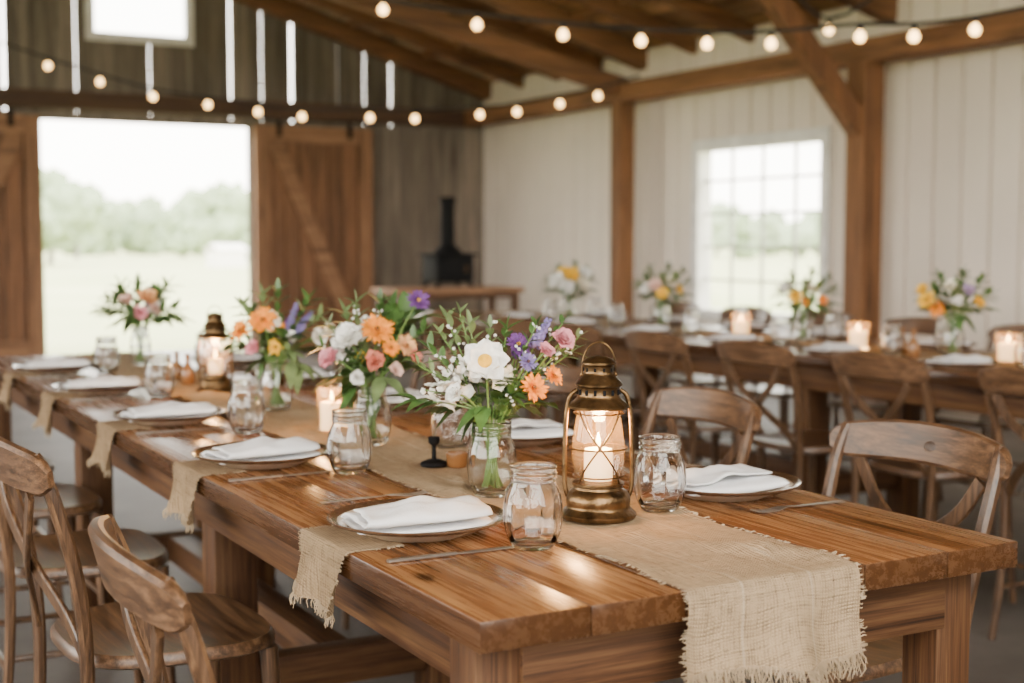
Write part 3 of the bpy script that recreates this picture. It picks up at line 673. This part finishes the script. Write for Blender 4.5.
for i, y in enumerate((1.97, 2.70, 3.40, 4.12, 4.84)):
    c = chair(1.745+random.uniform(-.01, .01), y, PI+[.02, -.04, .03, -.02, 0][i], 'wooden cross-back chair on the right of the foreground table, '+ORDW[i], 'chairs at the foreground table')
    if i == 0:
        bm = B(); ball(bm, (0,0,0), .011, 20, (.14, 1.7, 1.0)); k_ = mk('knot', bm, M['knot'], c); k_.location = (-.2990, .01, .801); k_.rotation_euler = (0, -.236, 0); k_['label'] = 'dark oval knot in the top rail'
for i, y in enumerate((2.68, 3.34, 3.97, 4.60, 5.25, 5.9, 6.55)):
    c = chair(3.49+random.uniform(-.02, .02), y, random.uniform(-.06, .06), 'wooden cross-back chair with its back to us at the farther table', 'chairs at the farther table'); ORD[c['label']] = 'depth'
for i, y in enumerate((2.72, 3.45, 4.1, 4.75, 5.4, 6.05, 6.7)):
    c = chair(4.56+random.uniform(-.02, .02), y, PI+random.uniform(-.06, .06), 'wooden cross-back chair on the wall side of the farther table', 'chairs at the farther table'); ORD[c['label']] = 'depth'
# ------------------------------------------------------------------ lanterns
def lantern_proto():
    t = empty('lantern')
    bm = B(); lathe(bm, [(0,.0),(.059,0),(.0615,.003),(.0615,.008),(.0575,.012),(.0525,.016),(.0505,.020),(.0515,.024),(.0522,.030),(.0505,.037),(.046,.043),(.040,.047),(.039,.051),(.042,.053),(.042,.057),(.034,.059),(0,.060)], 48); mk('base', bm, M['bronze'], t)
    bm = B(); pr = [(.033,.060),(.0380,.074),(.0420,.095),(.0426,.113),(.0402,.136),(.0365,.158),(.033,.178)]
    lathe(bm, pr, 40); mk('globe', bm, M['thin'], t)
    bm = B(); lathe(bm, [(.027,.174),(.0420,.175),(.0485,.177),(.0490,.181),(.0445,.185),(.0385,.190),(.0345,.194),(.0330,.197),(.0330,.209),(.0342,.211),(.0378,.213),(.0382,.216),(.0340,.221),(.0285,.227),(.0245,.231),(.0235,.234),(.0235,.243),(.0245,.245),(.0275,.247),(.0275,.250),(.022,.255),(.012,.259),(.0,.261)], 48); mk('cap', bm, M['bronze'], t)
    for k in range(14):
        a = 2*PI*k/14; bm = B(); tube(bm, [(.0332*cos(a), .0332*sin(a), .1990), (.0332*cos(a), .0332*sin(a), .2072)], .0026, 6); mk('vent', bm, M['black'], t)
    for k in range(10):
        a = 2*PI*k/10; bm = B(); tube(bm, [(.0237*cos(a), .0237*sin(a), .2360), (.0237*cos(a), .0237*sin(a), .2415)], .0020, 6); mk('vent', bm, M['black'], t)
    for s in (-1, 1):
        bm = B(); tube(bm, spline([(s*.049,0,.034),(s*.0535,0,.052),(s*.0540,0,.10),(s*.0525,0,.150),(s*.0495,0,.180),(s*.044,0,.198),(s*.034,0,.206)], 5), .0038, 10); mk('side_tube', bm, M['bronze'], t)
    bm = B()
    for z, r in ((.068,.0405),(.113,.0465),(.169,.040)): tube(bm, [(r*cos(2*PI*k/32), r*sin(2*PI*k/32), z) for k in range(32)], .0013, 6, True)
    for a0 in (PI/2, -PI/2):
        for s in (-1, 1):
            P = []
            for k in range(13):
                f = k/12; a = a0+s*(-.95+1.9*f); z = .058+.119*f; r = .0392+.0080*sin(PI*f); P.append((r*cos(a), r*sin(a), z))
            tube(bm, P, .0015, 6)
    mk('wire_guard', bm, M['bronze'], t)
    bm = B(); tube(bm, [(-.0265,0,.2290)]+[(-.0262*cos(PI*k/16), 0, .245+.037*sin(PI*k/16)) for k in range(17)]+[(.0265,0,.2290)], .0014, 8)
    for s in (-1, 1): ball(bm, (s*.0272,0,.2300), .0036, 8)
    mk('handle', bm, M['bronze'], t)
    return t
LAp = lantern_proto()
def candle_proto(r, h):
    t = empty('candle')
    bm = B(); lathe(bm, [(0,0),(r*.98,0),(r,.002),(r,h-.004),(r*.94,h),(r*.8,h-.0015),(r*.3,h-.004),(0,h-.004)], 28); mk('wax', bm, M['wax'], t)
    bm = B(); tube(bm, [(0,0,h-.005),(.0005,0,h+.004),(.0015,0,h+.008)], .0009, 6); mk('wick', bm, M['wick'], t)
    bm = B(); lathe(bm, [(0,h+.003),(.0026,h+.005),(.0042,h+.009),(.0037,h+.015),(.0018,h+.022),(0,h+.027)], 14); mk('flame', bm, M['flame'], t)
    return t
CAp = candle_proto(.023, .050); CBp = candle_proto(.030, .066)
def holder_proto():
    bm = B(); lathe(bm, [(0,.004),(.034,.003),(.036,.0005),(.0385,.003),(.0385,.105),(.0375,.1075),(.0365,.105)], 36); return mk('candle_holder', bm, M['holder'], None, True, 80)
HOp = holder_proto()
def lamp(loc, e, r=.012):
    l = bpy.data.lights.new('candle_light', 'POINT'); l.energy = e; l.color = (1,.50,.17); l.shadow_soft_size = r
    o = bpy.data.objects.new('candle_light', l); COL.objects.link(o); o.location = loc
toR = math.atan2(R.y, R.x)
for i, (px, py, lb, cl) in enumerate(((598,523,'large bronze storm lantern with candle, in front on the burlap runner','lit cream candle inside the front bronze lantern'), (216,397,'bronze storm lantern farther down the foreground table, behind the jars','lit cream candle inside the far bronze lantern'))):
    p = at_z(px, py-4, TZ+.003)
    place(LAp, (p.x, p.y, TZ+.0065), toR, lb, 'lantern', 'bronze lanterns', None, 1.0 if i == 0 else .90)
    zz = .0605*(1 if i == 0 else .90)
    place(CAp, (p.x, p.y, TZ+.0065+zz), 0, cl, 'candle', 'lantern candles', None, 1.0 if i == 0 else .90); lamp((p.x, p.y, TZ+.150 if i == 0 else TZ+.138), 4.2 if i == 0 else 3.4)
hl = [(*at_z(332,433,TZ+.003).xy, 'on the foreground table'), (4.0, 4.28, 'on the farther table'), (4.02, 5.08, 'on the farther table'), (4.0, 3.50, 'on the farther table')]
for i, (x, y, w_) in enumerate(hl):
    k = (.9, .9, .98) if i == 0 else (1.2, 1.2, 1.0)
    place(HOp, (x, y, TZ+.0065), 0, 'clear glass candle cylinder '+w_, 'candle holder', 'glass candle holders', 'depth', k); place(CBp, (x, y, TZ+.0111), 0, 'lit pillar candle in a glass cylinder '+w_, 'candle', 'pillar candles', 'depth', k)
    lamp((x, y, TZ+.109), 1.8)
# bottles, small holders
bm = B(); lathe(bm, [(0,0),(.016,0),(.018,.004),(.018,.03),(.014,.044),(.007,.055),(.0062,.075),(.008,.078),(.0075,.082),(.0055,.082),(.005,.06),(0,.058)], 24); BOp = mk('bud_vase', bm, M['amber'])
for px, py, tb in ((177,382,'beside the far lantern'), (188,385,'beside the far lantern')):
    p = at_z(px, py, TZ+.003); place(BOp, (p.x, p.y, TZ+.0055), 0, 'small brown bud bottle '+tb, 'bottle', 'small brown bottles', 'left', 1.15)
for x, y in ((3.88, 3.85), (3.92, 3.95)): place(BOp, (x, y, TZ+.0055), 0, 'small brown bud bottle on the farther table', 'bottle', 'small brown bottles', 'left', 1.3)
p = at_z(434, 467, TZ+.003); t = empty('candlestick', (p.x, p.y, TZ+.0055)); tag(t, 'small black candlestick behind the front bouquet jar', 'candlestick')
bm = B(); lathe(bm, [(0,0),(.026,0),(.0275,.003),(.025,.008),(.012,.013),(0,.013)], 28); mk('base', bm, M['black'], t)
bm = B(); lathe(bm, [(.0048,.010),(.0045,.04),(.009,.044),(.0115,.048),(.0115,.058),(.0095,.058),(.0095,.05),(0,.048)], 20); mk('stem', bm, M['black'], t)
p = at_z(457, 468, TZ+.003); bm = B(); lathe(bm, [(0,0),(.017,0),(.02,.004),(.022,.026),(.0215,.029),(.0195,.028),(.0175,.008),(0,.007)], 28); o = mk('wooden_cup', bm, M['amber'], None); o.location = (p.x, p.y, TZ+.0055); tag(o, 'small round brown cup behind the front bouquet jar', 'cup')
# ------------------------------------------------------------------ flowers
def petal(bm, Mx, L_, W_, elev, cup, nu=5, nv=1, tipw=.25):
    ce, se = cos(elev), sin(elev); rows = []
    for i in range(nu+1):
        u = i/nu; w_ = W_*.5*(.28*(1-u)+(sin(PI*min(1, .06+u*.80)))**.8*(1-u**6*(1-tipw)))
        row = []
        for j in range(-nv, nv+1):
            v = j/nv; x = L_*u; z = -cup*L_*(u*u)*.9+.22*W_*v*v*u + cup*L_*u
            row.append(bm.verts.new(Mx @ Vector((x*ce-z*se, w_*v, x*se+z*ce))))
        rows.append(row)
    for A, C in zip(rows, rows[1:]):
        for j in range(2*nv): bm.faces.new((A[j], A[j+1], C[j+1], C[j]))
def frame(n, pos):
    n = n.normalized(); a = Vector((0,0,1)) if abs(n.z) < .9 else Vector((1,0,0)); x = a.cross(n).normalized(); y = n.cross(x)
    m_ = Matrix((x, y, n)).transposed().to_4x4(); m_.translation = pos; return m_
def bloom(bm, Mx, kind, r):
    def ring(n, L_, W_, e, cup, ph=0, r0=0):
        for k in range(n):
            a = 2*PI*(k+ph)/n+random.uniform(-.14, .14)
            petal(bm, Mx @ Matrix.Rotation(a, 4, 'Z') @ Matrix.Translation((r0, 0, 0)), L_*random.uniform(.84, 1.1), W_*random.uniform(.88, 1.12), e+random.uniform(-.16, .16), cup)
    if kind == 'open': ring(8, r, r*.74, .12, .22); ring(6, r*.84, r*.66, .26, .22, .5)
    elif kind == 'rose':
        ring(9, r, r*.9, .28, .5); ring(8, r*.85, r*.85, .62, .55, .5); ring(6, r*.68, r*.75, .95, .5, .3); ring(5, r*.5, r*.6, 1.2, .4, .2); ring(4, r*.36, r*.45, 1.4, .2)
    elif kind == 'pom':
        ring(20, r, r*.26, .06, .2); ring(16, r*.84, r*.25, .32, .2, .5); ring(14, r*.64, r*.22, .62, .2, .2); ring(10, r*.42, r*.2, 1.0, .2)
def leaf(bm, pos, d, L_, W_, droop=.3):
    d = d.normalized(); s = d.cross(Z); s = s.normalized() if s.length > .01 else Vector((1,0,0)); n = s.cross(d); rows = []
    for i in range(7):
        u = i/6; w_ = W_*.5*sin(PI*u**.75)+.0004; c = pos+d*(L_*u)-Z*(droop*L_*u*u)
        rows.append([bm.verts.new(c-s*w_+n*w_*.35), bm.verts.new(c), bm.verts.new(c+s*w_+n*w_*.35)])
    for A, C in zip(rows, rows[1:]):
        for j in range(2): bm.faces.new((A[j], A[j+1], C[j+1], C[j]))
def flower(base, H, head, kind, color, r, nm, label, group, lod=0):
    a = random.uniform(0, 2*PI); hd = Vector((head.x-base.x, head.y-base.y, 0))
    hdn = hd.normalized() if hd.length > .001 else Vector((1,0,0))
    p0 = base+Vector((cos(a), sin(a), 0))*.010-hdn*.010+Z*.014
    neck = base+hdn*min(.018, hd.length*.4)+Vector((cos(a+2), sin(a+2), 0))*.005+Z*(H+.002)
    mid = neck.lerp(head, .55)+Z*.012
    P = [p-p0 for p in spline([p0, neck, mid, head], 4)]
    t = empty(nm, p0); tag(t, label, 'greenery' if kind in ('sprig', 'leafy') else 'flower', group)
    bm = B(); rs = .0018 if kind in ('open','rose','pom') else .0014; tube(bm, P, rs, 5); mk('stem', bm, M['stem'], t)
    hp = P[-1]; dirn = (P[-1]-P[-3]).normalized()
    cam_d = (O-head).normalized()
    if kind in ('open', 'rose', 'pom'):
        n = (dirn*.5+cam_d*random.uniform(.3, .9)+Z*.35+hdn*.3)
        if kind == 'open': n = dirn*.2+cam_d*1.0+Z*.2
        if kind == 'pom': n = dirn*.45+cam_d*random.uniform(.5, .9)+Z*.3+hdn*.3
        Mx = frame(n, hp)
        bm = B(); bloom(bm, Mx, kind, r); mk('bloom', bm, M['f_'+color], t, True, 180)
        if kind != 'rose':
            bm = B(); ball(bm, (0,0,0), r*(.30 if kind == 'open' else .17), 14, (1,1,.7))
            for v in bm.verts: v.co = Mx @ (v.co+Vector((0,0,r*(.16 if kind == 'open' else .16))))
            mk('flower_centre', bm, M['ctr_yellow' if color in ('white','cream','purple','pink','lilac') else 'ctr_dark'], t)
    elif kind in ('spike', 'stock'):
        bm = B(); Ls = r; nf = 34 if kind == 'spike' else 14; fr = .0074 if kind == 'spike' else .0145
        for k in range(nf):
            f = k/(nf-1); ang = k*2.4; side = dirn.cross(Vector((cos(ang), sin(ang), .3))).normalized()
            c = hp-dirn*Ls*(1-f)+side*fr*(1.1-.6*f); sz = fr*(1.15-.65*f)
            if kind == 'spike': ball(bm, c, sz*.75, 6, (1,1,1.3))
            else:
                Mx = frame(side+dirn*.4+cam_d*.3, c)
                for q in range(5): petal(bm, Mx @ Matrix.Rotation(2*PI*q/5, 4, 'Z'), sz, sz*.95, .35, .3, 3)
        mk('florets', bm, M['f_'+color], t, True, 180)
    elif kind == 'sprig':
        bm = B(); n = len(P)
        for i in range(n//3, n):
            for s in (-1, 1):
                tg = (P[i]-P[i-1]).normalized(); sd = tg.cross(Vector((cos(i*1.7), sin(i*1.7), .2))).normalized()*s
                leaf(bm, P[i], sd*.8+tg*.7, r*random.uniform(.8, 1.2), r*.34, .15)
        leaf(bm, P[-1], dirn, r, r*.34, .1)
        mk('leaves', bm, M[color], t, True, 180)
        if lod == 0 and random.random() < .6:
            bm = B()
            for q in range(11):
                f = random.uniform(.6, 1.02); i = min(int(f*(n-1)), n-1); ball(bm, P[i]+Vector((random.uniform(-1,1), random.uniform(-1,1), random.uniform(-.3,1)))*.011, .0034, 6)
            o_ = mk('bud_cluster', bm, M['f_white'], t); o_['kind'] = 'stuff'
    elif kind == 'leafy':
        for q in range(5):
            bm = B(); i = len(P)-1-q; an = q*2.2+random.random(); d = dirn*.8+Vector((cos(an), sin(an), .2))*.8+hdn*.3
            leaf(bm, P[i], d, r*random.uniform(.85, 1.15), r*.42, .3); mk('leaf', bm, M[color], t, True, 180)
        return t
    if kind in ('open','rose','pom','stock'):
        for e in range(2):
            bm = B(); i = len(P)//2+1+e; an = random.uniform(0, 6.3); leaf(bm, P[i], Vector((cos(an), sin(an), .5)), .05, .018, .3); mk('leaf', bm, M['leaf'], t, True, 180)
    return t
NM = {'open':'anemone','rose':'rose','pom':'zinnia','spike':'veronica','stock':'stock_flower','sprig':'greenery_sprig','leafy':'leaf_stem'}
DS = {'open':'open petalled flower','rose':'ruffled rose','pom':'zinnia like flower','spike':'slender flower spike','stock':'loose flower cluster','sprig':'green leafy sprig','leafy':'broad green leaf stem'}
def bouquet(x, y, sc, h, vlabel, where, fl, lod=0, grow=1.2, lg=1.35):
    z = TZ+.0055; place_v = jar_proto('flower_vase', 'vase', jar_profile(sc, h), .02); place_v.location = (x, y, z); tag(place_v, vlabel, 'vase', 'bouquet jars')
    base = Vector((x, y, z)); f0 = base.dot(Fh)
    for i, (px, py, kind, color, r) in enumerate(fl):
        if kind in ('sprig', 'leafy'): dz = [.02, -.03, .03, .06, -.01][i % 5]
        elif kind in ('spike', 'stock'): dz = [-.02, .02, .0][i % 3]
        else: dz = [-.04, -.015, -.05, -.03, -.005][i % 5]
        if kind == 'open': dz = -.055
        hd = at_f(px, py, f0+dz)
        cn = {'leaf':'', 'leaf_pale':'pale '}.get(color, color+' ')
        k = 1.0 if kind == 'open' else lg if kind in ('sprig', 'leafy') else grow
        flower(base, h, hd, kind, color, r*k, NM[kind], (cn+DS[kind]+' '+where), 'flowers '+where, lod)
p1 = at_z(492, 497, TZ+.003); p2 = at_z(372, 446, TZ+.003); p3 = at_z(277, 412, TZ+.003); p4 = at_z(141, 366, TZ+.003)
V1 = [(485,362,'open','white',.042),(436,372,'stock','white',.06),(455,360,'stock','white',.06),(425,390,'stock','white',.05),(518,345,'pom','purple',.024),(528,362,'pom','violet',.018),(562,341,'rose','pink',.022),(545,352,'rose','pink',.016),(533,388,'pom','orange',.027),(553,376,'pom','orange',.02),(549,319,'spike','violet',.05),(523,335,'spike','purple',.035),(470,326,'sprig','leaf_pale',.026),(447,320,'sprig','leaf_pale',.026),(507,330,'sprig','leaf',.026),(572,352,'sprig','leaf_pale',.022),(418,402,'leafy','leaf',.05),(465,405,'leafy','leaf',.05),(520,408,'leafy','leaf_pale',.046),(500,396,'leafy','leaf',.05),(456,394,'rose','white',.018),(505,366,'stock','cream',.03),(430,350,'sprig','leaf',.026),(540,404,'leafy','leaf',.042),(484,408,'leafy','leaf',.05),(562,324,'sprig','leaf',.02),(512,395,'sprig','leaf',.028),(535,374,'sprig','leaf',.026),(448,408,'leafy','leaf_pale',.045),(505,402,'sprig','leaf_pale',.024),(490,328,'sprig','leaf_pale',.02),(536,326,'sprig','leaf',.02),(460,314,'sprig','leaf_pale',.02),(440,333,'sprig','leaf_pale',.02),(578,338,'sprig','leaf_pale',.018),(418,365,'sprig','leaf_pale',.022)]
V2 = [(350,341,'rose','white',.038),(377,330,'pom','orange',.036),(331,360,'rose','pink',.025),(375,362,'rose','coral',.024),(406,346,'pom','peach',.026),(391,348,'pom','orange',.02),(418,301,'pom','purple',.027),(398,322,'leafy','leaf',.075),(412,318,'leafy','leaf',.07),(408,368,'leafy','leaf',.05),(345,314,'sprig','leaf_pale',.03),(330,327,'sprig','leaf_pale',.03),(358,378,'rose','white',.018),(336,380,'leafy','leaf',.05),(366,318,'stock','white',.04),(334,336,'stock','white',.04),(385,380,'leafy','leaf_pale',.05),(423,332,'sprig','leaf',.03),(395,370,'rose','blush',.018),(363,356,'pom','yellow',.018),(355,392,'leafy','leaf',.05),(415,356,'pom','coral',.018),(350,365,'sprig','leaf',.03),(392,308,'sprig','leaf',.034),(365,345,'sprig','leaf_pale',.03),(390,362,'leafy','leaf',.045),(322,348,'sprig','leaf',.026),(372,388,'leafy','leaf',.045),(345,378,'sprig','leaf',.03),(356,304,'sprig','leaf_pale',.028),(380,304,'sprig','leaf',.028)]
V3 = [(263,321,'pom','orange',.038),(241,331,'pom','orange',.031),(297,303,'spike','violet',.08),(305,325,'spike','violet',.07),(288,318,'spike','purple',.07),(317,338,'rose','white',.024),(276,347,'pom','yellow',.022),(262,297,'sprig','leaf_pale',.035),(243,308,'sprig','leaf_pale',.035),(308,302,'sprig','leaf',.035),(254,348,'rose','pink',.022),(285,340,'leafy','leaf',.06),(302,350,'leafy','leaf',.055),(245,347,'leafy','leaf',.055),(273,312,'stock','cream',.04),(320,318,'sprig','leaf_pale',.03),(312,312,'spike','violet',.06),(268,360,'leafy','leaf',.055),(290,338,'rose','white',.018),(232,342,'sprig','leaf',.034),(276,326,'leafy','leaf',.06),(300,368,'leafy','leaf_pale',.05),(328,330,'rose','cream',.02),(250,316,'sprig','leaf',.034),(282,331,'pom','orange',.022),(268,338,'leafy','leaf',.045),(292,352,'sprig','leaf_pale',.034),(278,292,'sprig','leaf',.03)]
V4 = [(147,299,'rose','peach',.036),(128,301,'rose','blush',.032),(164,300,'stock','white',.06),(109,304,'sprig','leaf',.042),(121,288,'sprig','leaf',.042),(166,287,'sprig','leaf',.042),(175,310,'sprig','leaf',.042),(140,313,'rose','pink',.026),(104,311,'leafy','leaf',.06),(150,286,'spike','lilac',.06),(135,318,'leafy','leaf',.07),(160,319,'leafy','leaf',.06),(117,313,'leafy','leaf',.065),(148,312,'leafy','leaf',.065),(170,318,'leafy','leaf_pale',.06),(138,288,'sprig','leaf',.042),(155,310,'rose','blush',.026),(118,298,'leafy','leaf',.06),(130,310,'leafy','leaf',.06),(158,296,'leafy','leaf',.06)]
bouquet(p1.x, p1.y, 1.0, .131, 'clear jar of mixed flowers beside the front lantern', 'in the jar bouquet beside front lantern', V1, 0, 1.06, 1.35)
bouquet(p2.x, p2.y, .98, .129, 'clear jar of flowers just right of the lit pillar candle', 'in the bouquet right of lit pillar candle', V2, 0, 1.08, 1.45)
bouquet(p3.x, p3.y, .98, .129, 'clear jar holding orange flowers and violet spikes', 'in the bouquet just right of far lantern', V3, 1, 1.12, 1.45)
bouquet(p4.x, p4.y, .85, .14, 'slim clear jar of flowers farthest along the foreground table', 'in the farthest foreground table bouquet', V4, 1, 1.15, 1.55)
G = [(-29,-1,'sprig','leaf',.038),(-14,-18,'sprig','leaf',.038),(8,-21,'sprig','leaf',.038),(24,-15,'sprig','leaf',.038),(31,-3,'sprig','leaf',.038),(-8,10,'leafy','leaf',.06),(14,12,'leafy','leaf',.06),(0,-6,'sprig','leaf_pale',.05),(-20,10,'leafy','leaf',.06),(25,10,'leafy','leaf',.055),(-20,-8,'sprig','leaf',.04),(16,-8,'leafy','leaf_pale',.05),(4,16,'leafy','leaf',.06)]
def sc_(lst, k): return [(a*k, b_*k, c, d, e) for a, b_, c, d, e in lst]
fb = [(955, 4.0, 3.767, 'nearest bouquet on the farther table', 'in the nearest bouquet of farther table', [(-26,2,'pom','yellow',.036),(-16,10,'pom','orange',.032),(12,-6,'rose','lilac',.028),(22,4,'pom','yellow',.026),(-4,-10,'rose','cream',.028),(2,4,'rose','white',.025),(-30,-8,'pom','yellow',.026)]+G, 298, 1.1),
      (805, 4.0, 4.62, 'second bouquet from the right on the farther table', 'in the second bouquet of farther table', [(-10,2,'pom','yellow',.034),(8,-4,'rose','cream',.030),(-20,-6,'rose','white',.026),(18,6,'pom','orange',.026),(0,8,'pom','orange',.024)]+G, 294, .95),
      (662, 4.0, 5.70, 'third bouquet from the right on the farther table', 'in the third bouquet of farther table', [(-8,0,'rose','blush',.036),(10,-3,'rose','cream',.036),(0,8,'pom','yellow',.03),(-18,4,'rose','white',.032),(20,4,'pom','yellow',.03)]+G, 286, .85),
      (569, 4.0, 6.59, 'leftmost white and yellow bouquet on the farther table', 'in the leftmost bouquet of farther table', [(-14,0,'rose','white',.05),(4,-10,'pom','yellow',.05),(16,4,'rose','cream',.045),(-2,8,'rose','white',.045),(-8,-12,'pom','yellow',.045),(20,-10,'rose','white',.04)]+G, 282, .75)]
for px, x, y, vl, wh, lst, cy, k in fb: bouquet(x, y, 1.05, .145, 'clear jar vase of the '+vl, wh, [(px+a, cy+b_, c, d, e) for a, b_, c, d, e in sc_(lst, k)], 2, 1.1, 1.35)
# ------------------------------------------------------------------ stove and side table
p = at_f(448, 285, 13.2); t = empty('side_table', (p.x, p.y, 0)); tag(t, 'low brown wooden side table under the black stove', 'table')
bm = B(); box(bm, -.68, .68, -.3, .3, .71, .76, .006); mk('tabletop', bm, M['barn_brace'], t)
bm = B(); box(bm, -.6, .6, -.24, .24, .66, .709, .004); mk('apron', bm, M['table_x'], t)
for sx in (-1, 1):
    for sy in (-1, 1): bm = B(); box(bm, sx*.6-.035, sx*.6+.035, sy*.24-.035, sy*.24+.035, 0, .709, .004); mk('leg', bm, M['table_z'], t)
t2 = empty('stove', (p.x, p.y, .762)); tag(t2, 'small black iron stove with flue pipe on the side table', 'stove')
bm = B(); box(bm, -.20, .20, -.17, .17, .05, .30, .02); box(bm, -.23, .23, -.2, .2, .301, .325, .006); mk('body', bm, M['black'], t2)
for sx in (-1, 1):
    for sy in (-1, 1): bm = B(); tube(bm, [(sx*.16, sy*.13, .055), (sx*.19, sy*.15, 0)], [.022, .014], 8); mk('foot', bm, M['black'], t2)
bm = B(); box(bm, -.13, .13, -.185, -.171, .09, .26, .006); d = mk('door', bm, M['black'], t2)
bm = B(); tube(bm, [(.09,-.19,.15),(.09,-.215,.16),(.09,-.215,.2),(.09,-.19,.21)], .007, 6); mk('handle', bm, M['bronze'], d)
bm = B(); lathe(bm, [(.0,.325),(.14,.326),(.12,.36),(.075,.40),(.066,.42),(.066,.80),(.078,.805),(.078,.86),(.066,.865),(.0,.865)], 24); mk('flue_pipe', bm, M['black'], t2)
# ------------------------------------------------------------------ string lights
def strand(pts, fa, fb_, label, ends):
    P3 = []; k = .84
    allp = [ends[0]]+pts+[ends[1]]
    for i, (px, py) in enumerate(allp): P3.append(at_f(px, py, fa+(fb_-fa)*i/(len(allp)-1)))
    t = empty('string_light', P3[0]); tag(t, label, 'string lights', 'strings of globe bulbs'); o0 = P3[0]
    bm = B(); tube(bm, spline([p+Z*.070-o0 for p in P3], 4), .010, 6); mk('cord', bm, M['cord'], t)
    for p in P3[1:-1]:
        q = p-o0
        bm = B(); lathe(bm, [(r_*k, z_*k) for r_, z_ in [(0,-.036),(.018,-.032),(.031,-.018),(.035,0),(.031,.018),(.018,.034),(.014,.046),(0,.046)]], 16, q); bo = mk('bulb', bm, M['bulb'], t)
        bm = B(); lathe(bm, [(0,.034),(.015,.034),(.016,.058),(.012,.067),(0,.069)], 12, q); mk('socket', bm, M['cord'], bo)
strand([(48,66),(100,82),(153,97),(208,105),(258,112),(302,117),(370,118),(415,119),(480,115),(517,112),(560,104),(598,96)], 12.2, 11.8, 'lower string of glowing bulbs sagging before the back wall', [(-30,40),(640,84)])
strand([(383,10),(477,25),(563,35),(641,41),(707,44),(771,44),(860,37),(914,37),(975,30)], 8.6, 7.2, 'upper string of glowing bulbs crossing before the cream wall', [(290,-12),(1060,14)])
strand([(829,30)], 9, 9, 'single bulb on a short cord beside the upper string', [(780,-12),(900,-10)])
# ------------------------------------------------------------------ light
w = bpy.data.worlds.new('world'); S.world = w; w.use_nodes = True; nt = w.node_tree
bg = nt.nodes['Background']; tc = nd(nt, 'ShaderNodeTexCoord'); sp = nd(nt, 'ShaderNodeSeparateXYZ'); nt.links.new(tc.outputs['Generated'], sp.inputs[0])
r = ramp(nt, [(.0, (1,.94,.84)), (.5, (1,.965,.90))]); nt.links.new(sp.outputs[2], r.inputs['Fac']); nt.links.new(r.outputs[0], bg.inputs[0])
bg.inputs[1].default_value = 15.0
# ------------------------------------------------------------------ unique labels
bpy.context.view_layer.update()
groups = {}
for o in TOP:
    groups.setdefault(o['label'], []).append(o)
OW = ['', 'second', 'third', 'fourth', 'fifth', 'sixth', 'seventh', 'eighth', 'ninth', 'tenth', 'eleventh', 'twelfth', 'thirteenth', 'fourteenth', 'fifteenth', 'sixteenth']
for lb, obs in groups.items():
    n = len(obs)
    if n < 2: continue
    if ORD.get(lb) == 'depth':
        obs.sort(key=lambda o: proj(o.matrix_world.translation)[2])
        for i, o in enumerate(obs): o['label'] = lb+', '+('nearest us' if i == 0 else 'farthest' if i == n-1 else OW[i]+' nearest')
    else:
        def kx(o):
            ch = [c for c in o.children if not c.name.startswith('stem')]
            c = ch[0] if ch else o
            if c.type == 'MESH':
                v = c.data.vertices; ce = sum((q.co for q in v), Vector())/len(v); return proj(c.matrix_world @ ce)[0]
            return proj(o.matrix_world.translation)[0]
        obs.sort(key=kx)
        for i, o in enumerate(obs):
            o['label'] = lb+', '+(('left one' if i == 0 else 'right one') if n == 2 else 'leftmost' if i == 0 else 'rightmost' if i == n-1 else OW[i]+' from left')
